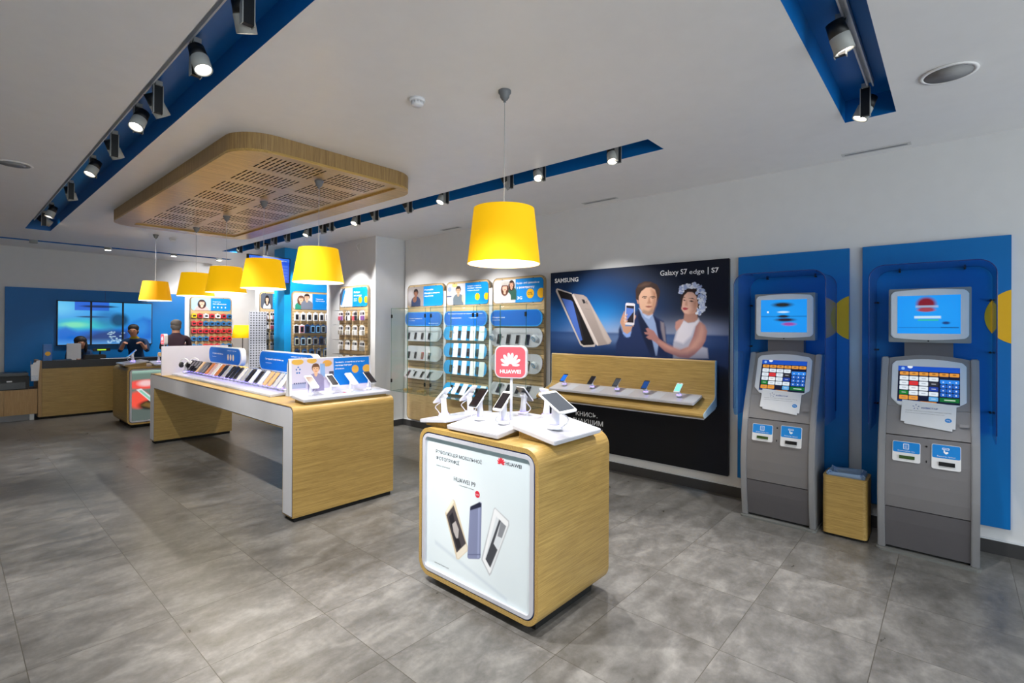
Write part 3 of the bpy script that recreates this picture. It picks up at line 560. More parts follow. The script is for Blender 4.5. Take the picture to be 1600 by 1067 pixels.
# ------------------------------------------------------------------ oak ceiling raft with slotted acoustic panel
def raft():
    x0, x1, y0, y1, zb = 1.29, 2.79, 3.56, 7.52, 2.70; zr = zb+.018
    t = thing('ceiling_raft', 'rounded oak ceiling raft with slotted perforations above the island', 'ceiling panel', ((x0+x1)/2, (y0+y1)/2, zb))
    I = lambda a, b, c: (a, b, c); ix0, ix1, iy0, iy1 = 1.49, 2.60, 3.64, 7.33
    po = rrect(x0, x1, y0, y1, .26, 14); n = len(po)
    mb = MB(); mb.add([(a, b, z) for z in (zr-.0005, CZ) for a, b in po], [(i, (i+1) % n, n+(i+1) % n, n+i) for i in range(n)], 1, True)
    mb.build('rim', [OAK_TOP, OAK_EDGE], t)
    bmf = MB(); pi = rrect(ix0, ix1, iy0, iy1, .012, 14)
    bmf.ring(po, pi, I, zb, zr); bmf.build('soffit', OAK_TOP, t)
    # slotted panel: every slot is a real pocket
    xs, ys, hx, hy = [ix0], [iy0], set(), set()
    for bx in (1.555, 2.09):
        for k in range(13): a = bx+k*.0345; hx.add(len(xs)); xs += [a, a+.012]
    xs.append(ix1)
    for r in range(8):
        for d in range(3): a = 3.69+r*.456+d*.118; hy.add(len(ys)); ys += [a, a+.1]
    ys.append(iy1)
    pm = MB(); nx, ny = len(xs), len(ys); V = [(x, y, zr) for y in ys for x in xs]; fs = []; ms = []
    for j in range(ny-1):
        for i in range(nx-1):
            if not (i in hx and j in hy): fs.append((j*nx+i, j*nx+i+1, (j+1)*nx+i+1, (j+1)*nx+i))
    pm.add(V, fs, 0)
    for j in hy:
        for i in hx:
            a0, a1, b0, b1, z = xs[i], xs[i+1], ys[j], ys[j+1], zr+.022
            pm.add([(a0, b0, zr), (a1, b0, zr), (a1, b1, zr), (a0, b1, zr), (a0, b0, z), (a1, b0, z), (a1, b1, z), (a0, b1, z)], [(0, 1, 5, 4), (1, 2, 6, 5), (2, 3, 7, 6), (3, 0, 4, 7), (4, 5, 6, 7)], 1)
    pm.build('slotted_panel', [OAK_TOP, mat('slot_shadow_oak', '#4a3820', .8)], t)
raft()
# ------------------------------------------------------------------ display devices (built once, then copied)
def ring_pts(c, r, n, F, a0=0, a1=2*PI): return [F(c[0]+r*math.cos(a0+(a1-a0)*i/n), c[1]+r*math.sin(a0+(a1-a0)*i/n), c[2]) for i in range(n+1)]
def make_stand(name, label, h=.095, k=1., hi=True):
    """white security pedestal with a glowing ring, a leaning neck and a looped lead; faces -Y"""
    t = thing(name, label, 'phone stand', (0, 0, -5)); n = 24 if hi else 12
    MB().lathe([(.034*k, 0), (.034*k, .008), (.029*k, .014), (.024*k, .02)], n=n).build('base', WPLAST, t, local=True)
    MB().lathe([(.0285*k, .0145), (.0295*k, .0155), (.0285*k, .0185), (.0262*k, .0185)], n=n, closed=True).build('light_ring', LED, t, local=True)
    m = MB(); pts = [(0, .004-.012*i/5, .018+h*i/5) for i in range(6)]
    m.tube(pts, [.022*k, .0195*k, .018*k, .017*k, .0175*k, .019*k], n)
    m.build('neck', WPLAST, t, local=True)
    F = frame((0, -.012*k, h+.03*k), (1, 0, 0), (0, .70, .714))
    MB().prism(rrect(-.017*k, .017*k, -.022*k, .022*k, .006*k, 3), F, -.022*k, -.002*k).build('head', WPLAST, t, local=True)
    pts = [F(.0, -.025*k, -.012*k)]
    for i in range(11):
        a = PI*i/10; pts.append((.012*k*math.sin(a*2), -.03*k-.034*k*math.sin(a), h*.85-(h*.85-.006)*(i/10)))
    pts.append((0, .0, .02)); MB().tube(pts, .0022*k+.0006, 6).build('security_lead', WPLAST, t, local=True)
    return t
def make_phone(name, label, w=.066, L=.135, body=None, face=None, h=.095, k=1., art=None, back=None, tilt=45, cat='phone'):
    """slab phone or tablet held on the stand; local origin is the stand's foot"""
    t = thing(name, label, cat, (0, 0, -5)); c, s = math.cos(math.radians(tilt)), math.sin(math.radians(tilt))
    F = frame((0, -.012*k, h+.03*k), (1, 0, 0), (0, s, c))
    MB().prism(rrect(-w/2, w/2, -L/2, L/2, .009 if w < .1 else .012, 4), F, 0, .008, 0, mside=1).build('body', [body or WPLAST, back or ALU], t, local=True)
    b = .004 if w < .1 else .008; e = .014 if w < .1 else .016
    MB().prism(rrect(-w/2+b, w/2-b, -L/2+e, L/2-e, .002, 1), F, .008, .0086).build('screen', face or mat('dark_screen', '#201c22', .08, coat=.5), t, local=True)
    MB().prism(rrect(-.008, .008, L/2-e*.6, L/2-e*.4, .0008, 1), F, .008, .0088).build('earpiece', BLACK, t, local=True)
    if art:
        A = Art(8, 16, art[0]); 
        for cc in art[1:]: A.ell(random.random(), random.random(), .4, .25, cc, .8, .8)
        A.sheet(F, -w/2+b, w/2-b, -L/2+e, L/2-e, 'picture', print_mat('screen_picture', .2, .7), t.children[1], .0092)
        t.children[1].children[0].location = (0, 0, 0)
    return t
C_ = {k: mat('phone_'+k, v, .3, coat=.2) for k, v in dict(white='#e8e9ec', black='#17181c', gold='#c4a273', silver='#b3b5ba', orange='#cf7a30', grey='#5f6268', navy='#232b45', pink='#d9b0b0', blue='#2a62a8', red='#b02a38').items()}
SCR = mat('dark_screen', '#201c22', .08, coat=.5); SCR_B = mat('blue_screen', '#1a54b8', .1, emit='#1e6ae0', es=.45); SCR_T = mat('teal_screen', '#6fc0b8', .1, emit='#86d8cc', es=.5); SCR_G = mat('grey_screen', '#4a4f58', .12, coat=.4)
CARD = mat('info_card', '#c3c9d3', .4)
def star(mb, F, cx, cy, r, c0, c1, m=0):
    """five-armed star emblem made of separate tapered rays"""
    for k in range(5):
        a = PI/2+2*PI*k/5; u = (math.cos(a), math.sin(a)); w = (-u[1], u[0])
        P = [(cx+u[0]*r*.35, cy+u[1]*r*.35), (cx+u[0]*r*.8+w[0]*r*.13, cy+u[1]*r*.8+w[1]*r*.13), (cx+u[0]*r, cy+u[1]*r), (cx+u[0]*r*.8-w[0]*r*.13, cy+u[1]*r*.8-w[1]*r*.13)]
        mb.prism(P, F, c0, c1, m)
    return mb
def petals(mb, F, cx, cy, r, c0, c1, m=0):
    """flower emblem of eight fanned petals"""
    for k, (ang, L, wd) in enumerate(((8, .72, .15), (34, .92, .19), (58, 1.0, .21), (81, 1.02, .2), (99, 1.02, .2), (122, 1.0, .21), (146, .92, .19), (172, .72, .15))):
        a = math.radians(ang); u = (math.cos(a), math.sin(a)); w = (-u[1], u[0]); P = []
        for i in range(17):
            q = i/16*2*PI; tt = (1-math.cos(q))/2; ss = math.sin(q)*(.35+.65*tt)*wd*.82 if 0 < tt < 1 else 0
            P.append((cx+u[0]*r*(.14+tt*(L-.14))+w[0]*r*ss, cy+u[1]*r*(.14+tt*(L-.14))+w[1]*r*ss))
        mb.prism(P[:-1], F, c0, c1, m)
    return mb
def tray(x0, x1, y0, y1, face, zin, zout, label, cards, wedge=None, name='display_tray'):
    """white sloped display tray on an oak wedge; `face` is the side that drops"""
    t = thing(name, label, 'display tray', ((x0+x1)/2, (y0+y1)/2, min(zin, zout)-.02))
    dx, dy = {'-x': (-1, 0), '+x': (1, 0), '-y': (0, -1), '+y': (0, 1)}[face]
    cx, cy = (x0+x1)/2, (y0+y1)/2; hw = (x1-x0)/2 if dx else (y1-y0)/2; hl = (y1-y0)/2 if dx else (x1-x0)/2
    O = Vector((cx, cy, (zin+zout)/2)); U = Vector((-dy, dx, 0))  # along the edge
    Vv = Vector((-dx*hw, -dy*hw, (zin-zout)/2)).normalized(); F = frame(O, U, Vv)
    if F(0, 0, 1)[2] < O.z: F = frame(O, -U, Vv)
    mb = MB().prism(rrect(-hl, hl, -hw, hw, .012, 3), F, -.022, 0); mb.build('tray_top', WHITE, t, bevel=.003)
    for (a, b, w, h) in cards: MB().prism(rrect(a-w/2, a+w/2, b-h/2, b+h/2, .002, 1), F, .0003, .001).build('info_card', CARD, t)
    if wedge is not None:
        i = .03; mb = MB(); zb = wedge; q = []
        for a, b in ((-hl+i, -hw+i), (hl-i, -hw+i), (hl-i, hw-i), (-hl+i, hw-i)): q.append((F(a, b, -.0222), a, b))
        v = [p for p, _, _ in q]+[(p[0], p[1], zb) for p, _, _ in q]
        mb.add(v, [(0, 1, 2, 3), (7, 6, 5, 4), (0, 4, 5, 1), (1, 5, 6, 2), (2, 6, 7, 3), (3, 7, 4, 0)]); mb.build('oak_wedge', OAK_X, t)
    return t, F
def face_rot(face): return {'-y': 0, '-x': -PI/2, '+y': PI, '+x': PI/2}[face]
# ------------------------------------------------------------------ podium in the foreground
def podium(x0, x1, y0, y1, z0, z1, face, label, r=.085):
    t = thing('display_podium', label, 'display podium', ((x0+x1)/2, (y0+y1)/2, 0))
    if face == '-x':
        F = FX(x0, y1, 0); wd = y1-y0; dp = x1-x0; grain = OAK_X
    else: F = FY(y0, x0, 0); wd = x1-x0; dp = y1-y0; grain = OAK_Y
    MB().prism(rrect(0, wd, z0, z1, r, 10), F, -dp, -.02, 0, smooth=True).ring(rrect(0, wd, z0, z1, r, 10), rrect(.022, wd-.022, z0+.024, z1-.024, r-.02, 10), F, -.02, 0).build('body', grain, t)
    MB().ring(rrect(.022, wd-.022, z0+.024, z1-.024, r-.02, 10), rrect(.03, wd-.03, z0+.032, z1-.032, r-.028, 10), F, -.019, -.004).build('navy_trim', NAVY, t)
    MB().ring(rrect(.03, wd-.03, z0+.032, z1-.032, r-.028, 10), rrect(.054, wd-.054, z0+.052, z1-.052, r-.06, 10), F, -.019, .002).build('poster_frame', WHITE, t)
    P = MB().box(x0+.07, x1-.07, y0+.07, y1-.07, 0, z0+.02) if r > .05 else MB().box(x0+.05, x1-.05, y0+.05, y1-.05, 0, z0+.02)
    P.build('plinth', DARK, t)
    return t, F, wd
pd, PF, pw = podium(1.88, 2.53, 1.483, 2.388, .048, .91, '-x', 'square oak podium in the foreground with a framed phone advert')
def podium_poster():
    A = Art(200, 190, '#dde8ec'); A.grad(0, 1, '#d5e3ea', .6); A.glow(.5, .45, .45, .4, '#e9f1f4', .9)
    A.poly([(.1, .19), (.8, .02), (.8, .035), (.1, .215)], '#c3cfdb', .6, .01)
    A.poly([(.0, .965), (1, .965), (1, 1), (0, 1)], '#b4cdd2', .9, .002)  # frame's shade along the top edge, painted into the print
    for c, P in PODIUM_PRINT: A.poly(P, c)
    p = A.sheet(PF, .054, pw-.054, .1, .858, 'poster_print', print_mat('printed_sheet', .5), pd, -.0125); return p
pp = podium_poster()
def ptext(s, u, v, w, h, m, **k): text(s, PF, .054+u*.797, .1+v*.758, None if w is None else w*.797, h*.758, m, 'lettering', pp, c=-.0119, **k)
ptext('РЭВОЛЮЦІЯ МОБІЛЬНОЇ', .104, .882, .467, .036, DTXT, bold=.012); ptext('ФОТОГРАФІЇ', .107, .836, .245, .034, DTXT, bold=.012); ptext('змінює її можливості', .108, .789, .15, .012, DTXT)
ptext('HUAWEI P9', .297, .713, .216, .032, DTXT, bold=.006); ptext('створений спільно', .353, .687, .147, .011, DTXT); ptext('HUAWEI', .788, .924, .131, .024, DTXT, bold=.02); ptext('consumer.huawei.com', .094, .045, .157, .011, DTXT)
petals(MB(), PF, .054+.747*.797, .1+.921*.758, .034, -.0122, -.0116).build('emblem', RED, pp)
MB().prism([(.054+.533*.797+.018*math.cos(a), .1+.668*.758+.018*math.sin(a)) for a in [2*PI*i/28 for i in range(28)]], PF, -.0122, -.0116).build('red_badge', mat('badge_red', '#d5203a', .4), pp)
text('Leica', PF, .054+.533*.797, .1+.66*.758, .024, .011, WTXT, 'lettering', pp, c=-.0113, align='C')
PT = .91
trA, FA = tray(1.90, 2.215, 1.775, 2.175, '-x', .978, .94, 'white tray with two phones at the left edge of the foreground podium', [(.10, -.06, .09, .07), (-.08, -.06, .09, .07)], PT)
trB, FB = tray(2.0, 2.44, 1.475, 1.765, '-y', .985, .935, 'white tray with the tablet at the right edge of the foreground podium', [(-.02, .1, .3, .045)], PT)
trC, FC = tray(1.90, 2.30, 2.185, 2.42, '+y', .972, .945, 'white tray at the rear left edge of the foreground podium', [], PT)
trD, FD = tray(2.23, 2.52, 1.775, 2.17, '+x', .972, .945, 'white tray at the far right edge of the foreground podium', [], PT)
stand0 = make_stand('phone_stand', '')
phoneW = make_phone('smartphone', '', body=C_['white'], back=C_['white'])
phoneB = make_phone('smartphone', '', body=C_['black'], back=C_['white'])
tablet = make_phone('tablet', '', .155, .175, body=C_['white'], back=C_['white'], face=SCR_G, k=1.25, h=.10, tilt=58, cat='tablet')
tabstand = make_stand('tablet_stand', '', .10, 1.3)
GP = 'white security stands on the foreground podium'
def put(stand, ph, x, y, z, face, ls, lp, gs=None, gp=None, rot=0):
    a = dup(stand, (x, y, z), face_rot(face)+rot, ls, gs)
    b = dup(ph, (x, y, z), face_rot(face)+rot, lp, gp) if ph is not None else None
    return a, b
put(stand0, phoneB, 2.07, 2.07, .9615, '-x', 'white glowing-ring stand under the dark phone left of the red sign', 'black-faced phone on the left tray, left of the red sign pole', GP)
put(stand0, phoneW, 2.075, 1.885, .9615, '-x', 'white glowing-ring stand under the white phone in front of the red sign', 'white-framed dark phone on the left tray, in front of the red sign pole', GP)
put(tabstand, tablet, 2.165, 1.60, .962, '-y', 'thick white stand with a glowing ring under the tablet', 'white tablet with grey screen at the right of the podium')
put(stand0, phoneW, 2.02, 2.33, .955, '+y', 'white stand at the back left of the podium, behind the dark phone', 'white phone seen from behind at the back left of the podium', GP, None, .2)
put(stand0, phoneW, 2.19, 2.28, .955, '+y', 'white stand at the back of the podium, left of the sign pole', 'white phone seen from behind, just left of the sign pole', GP, None, .2)
put(stand0, phoneB, 2.40, 2.02, .955, '+x', 'white stand at the back right of the podium with a curved lead', 'dark phone seen from behind, right of the sign pole', GP)
put(stand0, phoneW, 2.43, 1.86, .955, '+x', 'white stand partly hidden behind the tablet', 'white phone seen from behind, partly hidden by the tablet', GP)
def brand_sign(x, y, zb, zc, s, th, rot, label, dark=False, name='sign_pole'):
    t = thing('brand_sign', label, 'sign', (x, y, zb), rot); F = frame((0, 0, zc-zb), (1, 0, 0), (0, 0, 1))
    MB().cyl((0, 0, 0), (0, 0, .008), .03, n=24).cyl((0, 0, 0), (0, 0, zc-zb-s/2+.005), .0075, n=14).build('pole', WPLAST, t, local=True)
    MB().prism(rrect(-s/2, s/2, -s/2, s/2, s*.2, 8), F, -th/2, th/2).build('sign_box', WPLAST, t, local=True, bevel=.003)
    f = MB().prism(rrect(-s*.46, s*.46, -s*.46, s*.46, s*.17, 8), F, th/2, th/2+.001).build('sign_face', mat('sign_red', '#ee5560', .35, emit='#ee4a58', es=.35), t, local=True)
    petals(MB(), F, 0, -s*.12, s*.40, th/2+.001, th/2+.002).build('emblem', WTXT, f, local=True)
    text('HUAWEI', F, 0, -s*.35, s*.66, s*.12, WTXT, 'lettering', f, c=th/2+.0015, bold=.03, align='C')
    for ch in f.children: 
        if 'lettering' in ch.name:
            for v in ch.data.vertices: v.co += Vector((0, 0, 0))
    return t
ORG_fix = None
brand_sign(2.15, 1.90, .955, 1.303, .186, .045, math.radians(-62), 'red square sign with white flower emblem on a pole in the middle of the podium')
# ------------------------------------------------------------------ island table
def island():
    x0, x1, y0, y1, z0, z1 = 1.76, 2.67, 3.765, 7.745, .035, .885
    t = thing('island_table', 'long oak and white island table with an open underside', 'table', ((x0+x1)/2, (y0+y1)/2, 0)); F = FX(x0, y1, 0); w = y1-y0; r = .055
    def arc(cx, cz, a0, a1, rr, n=6): return [(cx+rr*math.cos(math.radians(a0+(a1-a0)*i/n)), cz+rr*math.sin(math.radians(a0+(a1-a0)*i/n))) for i in range(n+1)]
    # outline split into top slab and two legs so every face stays clean
    lw = .175; zt = .70; m = MB()
    m.prism([(0, zt)]+[(w, zt)]+arc(w-r, z1-r, 0, 90, r)+arc(r, z1-r, 90, 180, r), F, -(x1-x0), 0, 0)
    m.prism([(0, z0), (lw, z0), (lw, zt), (0, zt)], F, -(x1-x0), 0).prism([(w-lw, z0), (w, z0), (w, zt), (w-lw, zt)], F, -(x1-x0), 0)
    m.build('oak_shell', OAK_X, t)
    n = MB(); i = .013; rr = r-.01
    n.prism([(i, zt+.012)]+[(w-i, zt+.012)]+arc(w-i-rr, z1-i-rr, 0, 90, rr)+arc(i+rr, z1-i-rr, 90, 180, rr), F, 0, .0035)
    n.prism([(i, z0+.012), (lw-i, z0+.012), (lw-i, zt+.012), (i, zt+.012)], F, 0, .0035).prism([(w-lw+i, z0+.012), (w-i, z0+.012), (w-i, zt+.012), (w-lw+i, zt+.012)], F, 0, .0035)
    n.build('white_side_panel', mat('satin_white_panel', '#d3d3d6', .3, coat=.2), t)
    k = MB(); i2 = i-.005
    k.prism([(i2, zt+.007)]+[(w-i2, zt+.007)]+arc(w-i2-rr, z1-i2-rr, 0, 90, rr)+arc(i2+rr, z1-i2-rr, 90, 180, rr), F, 0, .0012)
    k.prism([(i2, z0+.007), (lw-i2, z0+.007), (lw-i2, zt+.007), (i2, zt+.007)], F, 0, .0012).prism([(w-lw+i2, z0+.007), (w-i2, z0+.007), (w-i2, zt+.007), (w-lw+i2, zt+.007)], F, 0, .0012)
    k.build('navy_trim', NAVY, t)
    for a, b in ((y0, y0+lw), (y1-lw, y1)): MB().box(x0+.02, x1-.02, a+.015, b-.015, 0, z0+.004).build('plinth', DARK, t)
island()
ZI = .885
# long white phone rail with the row of phones
tr, FR_ = tray(1.865, 2.14, 4.42, 7.42, '-x', .93, .905, 'long white glossy rail carrying the row of phones on the island', [], .885, 'phone_rail')
for k in range(30): MB().box(1.8632, 1.8655, 4.44+k*.1, 4.53+k*.1, .887, .901).build('price_ticket', CARD, tr)
rs = make_stand('phone_stand', '', .062, .8, hi=False)
cols = ['white', 'silver', 'gold', 'gold', 'white', 'grey', 'white', 'black', 'silver', 'white', 'grey', 'navy', 'black', 'silver', 'navy', 'orange', 'white', 'pink', 'orange', 'black', 'grey', 'gold', 'black', 'black', 'black', 'black']
protos = {}
ordn = ['first', 'second', 'third', 'fourth', 'fifth', 'sixth', 'seventh', 'eighth', 'ninth', 'tenth', 'eleventh', 'twelfth', 'thirteenth', 'fourteenth', 'fifteenth', 'sixteenth', 'seventeenth', 'eighteenth', 'nineteenth', 'twentieth', 'twenty-first', 'twenty-second', 'twenty-third', 'twenty-fourth', 'twenty-fifth', 'twenty-sixth', 'twenty-seventh', 'twenty-eighth']
for k, cc in enumerate(cols):
    if cc not in protos: protos[cc] = make_phone('smartphone', '', .074, .15, body=C_[cc], back=C_[cc], face=C_[cc] if cc in ('orange', 'gold', 'pink', 'white', 'silver') else SCR, h=.062, k=.8, tilt=38)
    y = 4.50+k*.105
    dup(rs, (2.03, y, .9195), -PI/2, 'small white stand with violet glow, %s from the near end of the island rail' % ordn[k], 'phone stands along the island rail')
    dup(protos[cc], (2.03, y, .9195), -PI/2, '%s phone leaning on the island rail, %s from the near end' % (cc, ordn[k]), 'phones along the island rail')
# glossy blue spine and two pill shaped signs
tag(MB().box(2.17, 2.30, 4.35, 7.1, ZI, 1.03).build('blue_divider', mat('blue_spine', '#1f62b8', .12, coat=.6)), 'low glossy blue divider running along the middle of the island', 'divider')
def pill(y0, y1, label):
    t = thing('pill_sign', label, 'sign', (2.235, (y0+y1)/2, 1.03)); F = FX(2.205, y1, 0); w = y1-y0
    MB().prism(rrect(0, w, 1.045, 1.245, .085, 10), F, -.05, 0, 0).build('sign_board', mat('pill_white', '#e8eaf0', .3), t)
    f = MB().prism(rrect(.012, w-.03, 1.055, 1.236, .078, 10), F, 0, .002).build('sign_face', mat('pill_blue', '#006ad0', .5, spec=.2), t)
    for a in (.15, w-.2): MB().box(2.225, 2.245, y1-a-.02, y1-a, 1.029, 1.06).build('foot', WPLAST, t)
    text('інтернет-магазин.ua', F, w*.13, 1.15, w*.34, .024, WTXT, 'lettering', f, c=.0025, bold=.02); text('замовляйте', F, w*.13, 1.118, w*.12, .012, WTXT, 'lettering', f, c=.0025)
    text('швидко та зручно', F, w*.6, 1.20, w*.26, .014, WTXT, 'lettering', f, c=.0025)
    m = MB()
    for i in range(3):
        cx = w*(.62+.075*i); m.prism([(cx+.024*math.cos(a), 1.13+.036*math.sin(a)) for a in [2*PI*q/20 for q in range(20)]], F, .002, .003)
    m.build('badges', mat('cream_badge', '#e6d3b8', .4), f)
pill(5.98, 7.02, 'blue pill-shaped sign at the far half of the island spine'); pill(4.28, 5.50, 'blue pill-shaped sign at the near half of the island spine')
tag(MB().box(1.755, 2.5, 7.235, 7.255, ZI, 1.245).build('display_board', mat('pearl_board', '#d6d3de', .3), bevel=.003), 'plain white upright board at the far end of the island', 'board')
def headphones(x, y, label, col):
    s = make_stand('headphone_stand', '', .09, .8); s.location = (x, y, .9195); s.rotation_euler = (0, 0, -.9); s['label'] = 'small stand holding the '+label.split(' on ')[0]; s['category'] = 'headphone stand'; s['group'] = 'headphone stands at the far end of the rail'
    t = thing('headphones', label, 'headphones', (x, y, .9195), -.9); 
    pts = [(.0+.058*math.cos(a), -.015, .115+.062*math.sin(a)) for a in [PI*i/16 for i in range(17)]]
    MB().tube(pts, .007, 8).build('headband', C_['white'], t, local=True)
    for sx in (-1, 1): MB().cyl((sx*.052, -.015, .1), (sx*.03, -.015, .1), .034, .034, 20).build('ear_cup', C_[col], t, local=True, bevel=.004)
headphones(1.96, 7.12-.06, 'white headphones with black cups on the island beside the white board', 'black'); headphones(2.08, 7.10, 'white headphones with white cups on the island, right of the black-cupped pair', 'white')
# end display on the island
def end_display():
    t = thing('end_display', 'white framed backboard with a smiling salesman advert on the near end of the island', 'display stand', (2.22, 3.98, .885))
    F = frame((1.85, 4.0, .945), (1, 0, 0), (0, .06, 1)); n_ = F(0, 0, 1)
    MB().prism(rrect(-.012, .742, -.01, .292, .006, 2), F, -.016, 0).build('backboard', WPLAST, t, bevel=.002)
    A = Art(150, 60, '#e6e4ee'); A.rect(0, 1, 0, .15, '#e3e0ee'); A.rect(0, .51, .1, 1, '#c9c3d6')
    A.rect(.51, 1, .14, 1, '#0f7ad8'); A.ell(.07, .93, .07, .09, '#d9ab4d'); A.ell(.24, .95, .06, .08, '#d9ab4d'); A.ell(.43, .85, .06, .1, '#d9a04d')
    A.rect(.0, .16, .15, .3, '#9fa5c4'); A.rect(.34, .4, .45, .85, '#6fa2d8', .8); A.rect(.45, .51, .42, .6, '#4b4b5c'); A.rect(.2, .5, .35, .42, '#b7adc0')
    for k in range(5):
        a = PI/2+2*PI*k/5; A.ell(.075+.022*math.cos(a), .68+.09*math.sin(a), .009, .025, '#2a66b0')
    for k in range(6): A.rect(.02+.025*k, .035+.025*k, .28, .32, '#2d3a66')
    portrait(A, .285, .7, .26, '#6b4a34', '#e0b08e', '#8f88a8', asp=2.5)
    A.ell(.80, .62, .048, .125, '#e8b04a', soft=.1); A.ell(.965, .62, .06, .125, '#e8b04a', soft=.1)
    sh = A.sheet(F, .01, .725, .005, .282, 'poster_print', print_mat('printed_sheet', .5), t, .0006)
    text('Знайдіть смартфон дешевше', F, .39, .235, .29, .016, WTXT, 'lettering', sh, c=.0012, bold=.015); text('магазин поверне', F, .39, .207, .16, .015, WTXT, 'lettering', sh, c=.0012, bold=.015); text('різницю', F, .39, .18, .085, .015, WTXT, 'lettering', sh, c=.0012, bold=.015)
    MB().prism([(-.005, -.01), (.0, .29), (-.03, .25), (-.07, -.01)], lambda a, b, c: F(-.006+c, b, a), -.006, .006).build('side_bracket', WPLAST, t)
    T, FT = tray(1.855, 2.66, 3.795, 4.03, '-y', .945, .925, 'white tray with four phones at the near end of the island', [(-.18, -.0, .13, .1), (.1, 0, .13, .1), (.3, 0, .1, .1)], .885)
    MB().prism([(.0, 0), (.014, .012), (.028, .002), (.02, -.012), (.006, -.01)], FT, .0012, .002).build('pink_tag', mat('pink_tag', '#e0305c', .4), T)
end_display()
es = make_stand('phone_stand', '', .085, .75, hi=True)
ph_g = make_phone('smartphone', '', .07, .14, body=C_['white'], back=C_['white'], face=mat('bronze_screen', '#7a6254', .15), h=.085, k=.75, tilt=48)
ph_d = make_phone('smartphone', '', .07, .14, body=C_['white'], back=C_['white'], h=.085, k=.75, tilt=48)
ph_s = make_phone('smartphone', '', .07, .14, body=C_['silver'], back=C_['white'], face=mat('pale_screen', '#b9c6cc', .15), h=.085, k=.75, tilt=48)
ph_b = make_phone('smartphone', '', .07, .14, body=C_['black'], back=C_['white'], h=.085, k=.75, tilt=48)
for x, p, l in ((1.98, ph_g, 'white phone with bronze screen, leftmost on the island end tray'), (2.16, ph_d, 'white phone with dark screen, second on the island end tray'), (2.34, ph_s, 'silver phone with pale screen, third on the island end tray'), (2.52, ph_b, 'black phone, rightmost on the island end tray')):
    put(es, p, x, 3.93, .9355, '-y', 'slim white stand under the '+l.split(',')[0]+' at the island end', l, 'stands on the island end tray', None, .18)
# ------------------------------------------------------------------ small far podium with watches
pd2, PF2, pw2 = podium(1.755, 2.45, 8.95, 9.86, .05, .885, '-y', 'small far oak podium with a glazed front beside the service counter', .07)
A = Art(70, 80, '#5f6b66'); A.grad(.2, 1, '#7f9a8e', .7); A.ell(.3, .72, .45, .09, '#ff5a50', soft=.5); A.ell(.3, .74, .16, .06, '#ffd0d0', soft=.8); A.ell(.15, .42, .22, .17, '#ff5a48', soft=.4); A.ell(.75, .48, .25, .13, '#ff6a60', soft=.5)
A.ell(.45, .3, .3, .1, '#2a241c', soft=.4); A.poly([(.1, .62), (.2, .64), (.62, .28), (.52, .25)], '#e6f2f2'); A.poly([(.15, .6), (.2, .61), (.55, .3), (.5, .29)], '#8fd0b8'); A.poly([(.2, .3), (.8, .1), (.85, .2), (.3, .36)], '#8a6a38', .8, .02)
A.grad(.93, 1, '#b8e0d0', .9)
A.sheet(PF2, .05, pw2-.05, .1, .835, 'poster_print', print_mat('lit_poster', .3, .55), pd2, -.0125)
tray(1.74, 2.06, 9.15, 9.62, '-x', .965, .925, 'grey-white tray at the left edge of the small far podium', [], .885); tray(2.08, 2.47, 8.93, 9.25, '-y', .955, .915, 'white tray at the front edge of the small far podium', [], .885)
ph_blue = make_phone('smartphone', '', .075, .16, body=C_['white'], back=C_['white'], face=SCR_B)
put(stand0, ph_blue, 1.9, 9.35, .942, '-x', 'white stand under the blue-screened phone on the far podium', 'phone with a bright blue screen at the left of the far podium')
def watch(x, y, z, label):
    s = dup(es, (x, y, z), 0, 'small white stand holding the '+label.split(' on ')[0]); s['category'] = 'watch stand'; s['label'] = 'small white stand holding the watch '+('left' if x < 2.25 else 'right')+' of the far sign pole'
    t = thing('smart_watch', label, 'watch', (x, y, z)); F = frame((0, -.03, .12), (1, 0, 0), (0, .5, .86))
    MB().lathe([(.032, -.014), (.038, -.012), (.038, .012), (.032, .014)], n=28, F=lambda a, b, c: F(c, b, a-.0)).build('strap', WPLAST, t, local=True)
    MB().prism([(.026*math.cos(a), .026*math.sin(a)+.0) for a in [2*PI*i/24 for i in range(24)]], frame((0, -.066, .125), (1, 0, 0), (0, .3, .95)), -.004, .008).build('dial', C_['gold'], t, local=True)
watch(2.17, 9.1, .935, 'gold-dialled watch on the far podium, left of the sign pole'); watch(2.38, 9.1, .935, 'gold-dialled watch on the far podium, right of the sign pole')
brand_sign(2.27, 9.22, .94, 1.285, .165, .05, math.radians(-88), 'small distant red and white sign on a pole on the far podium')
PROTOS = []
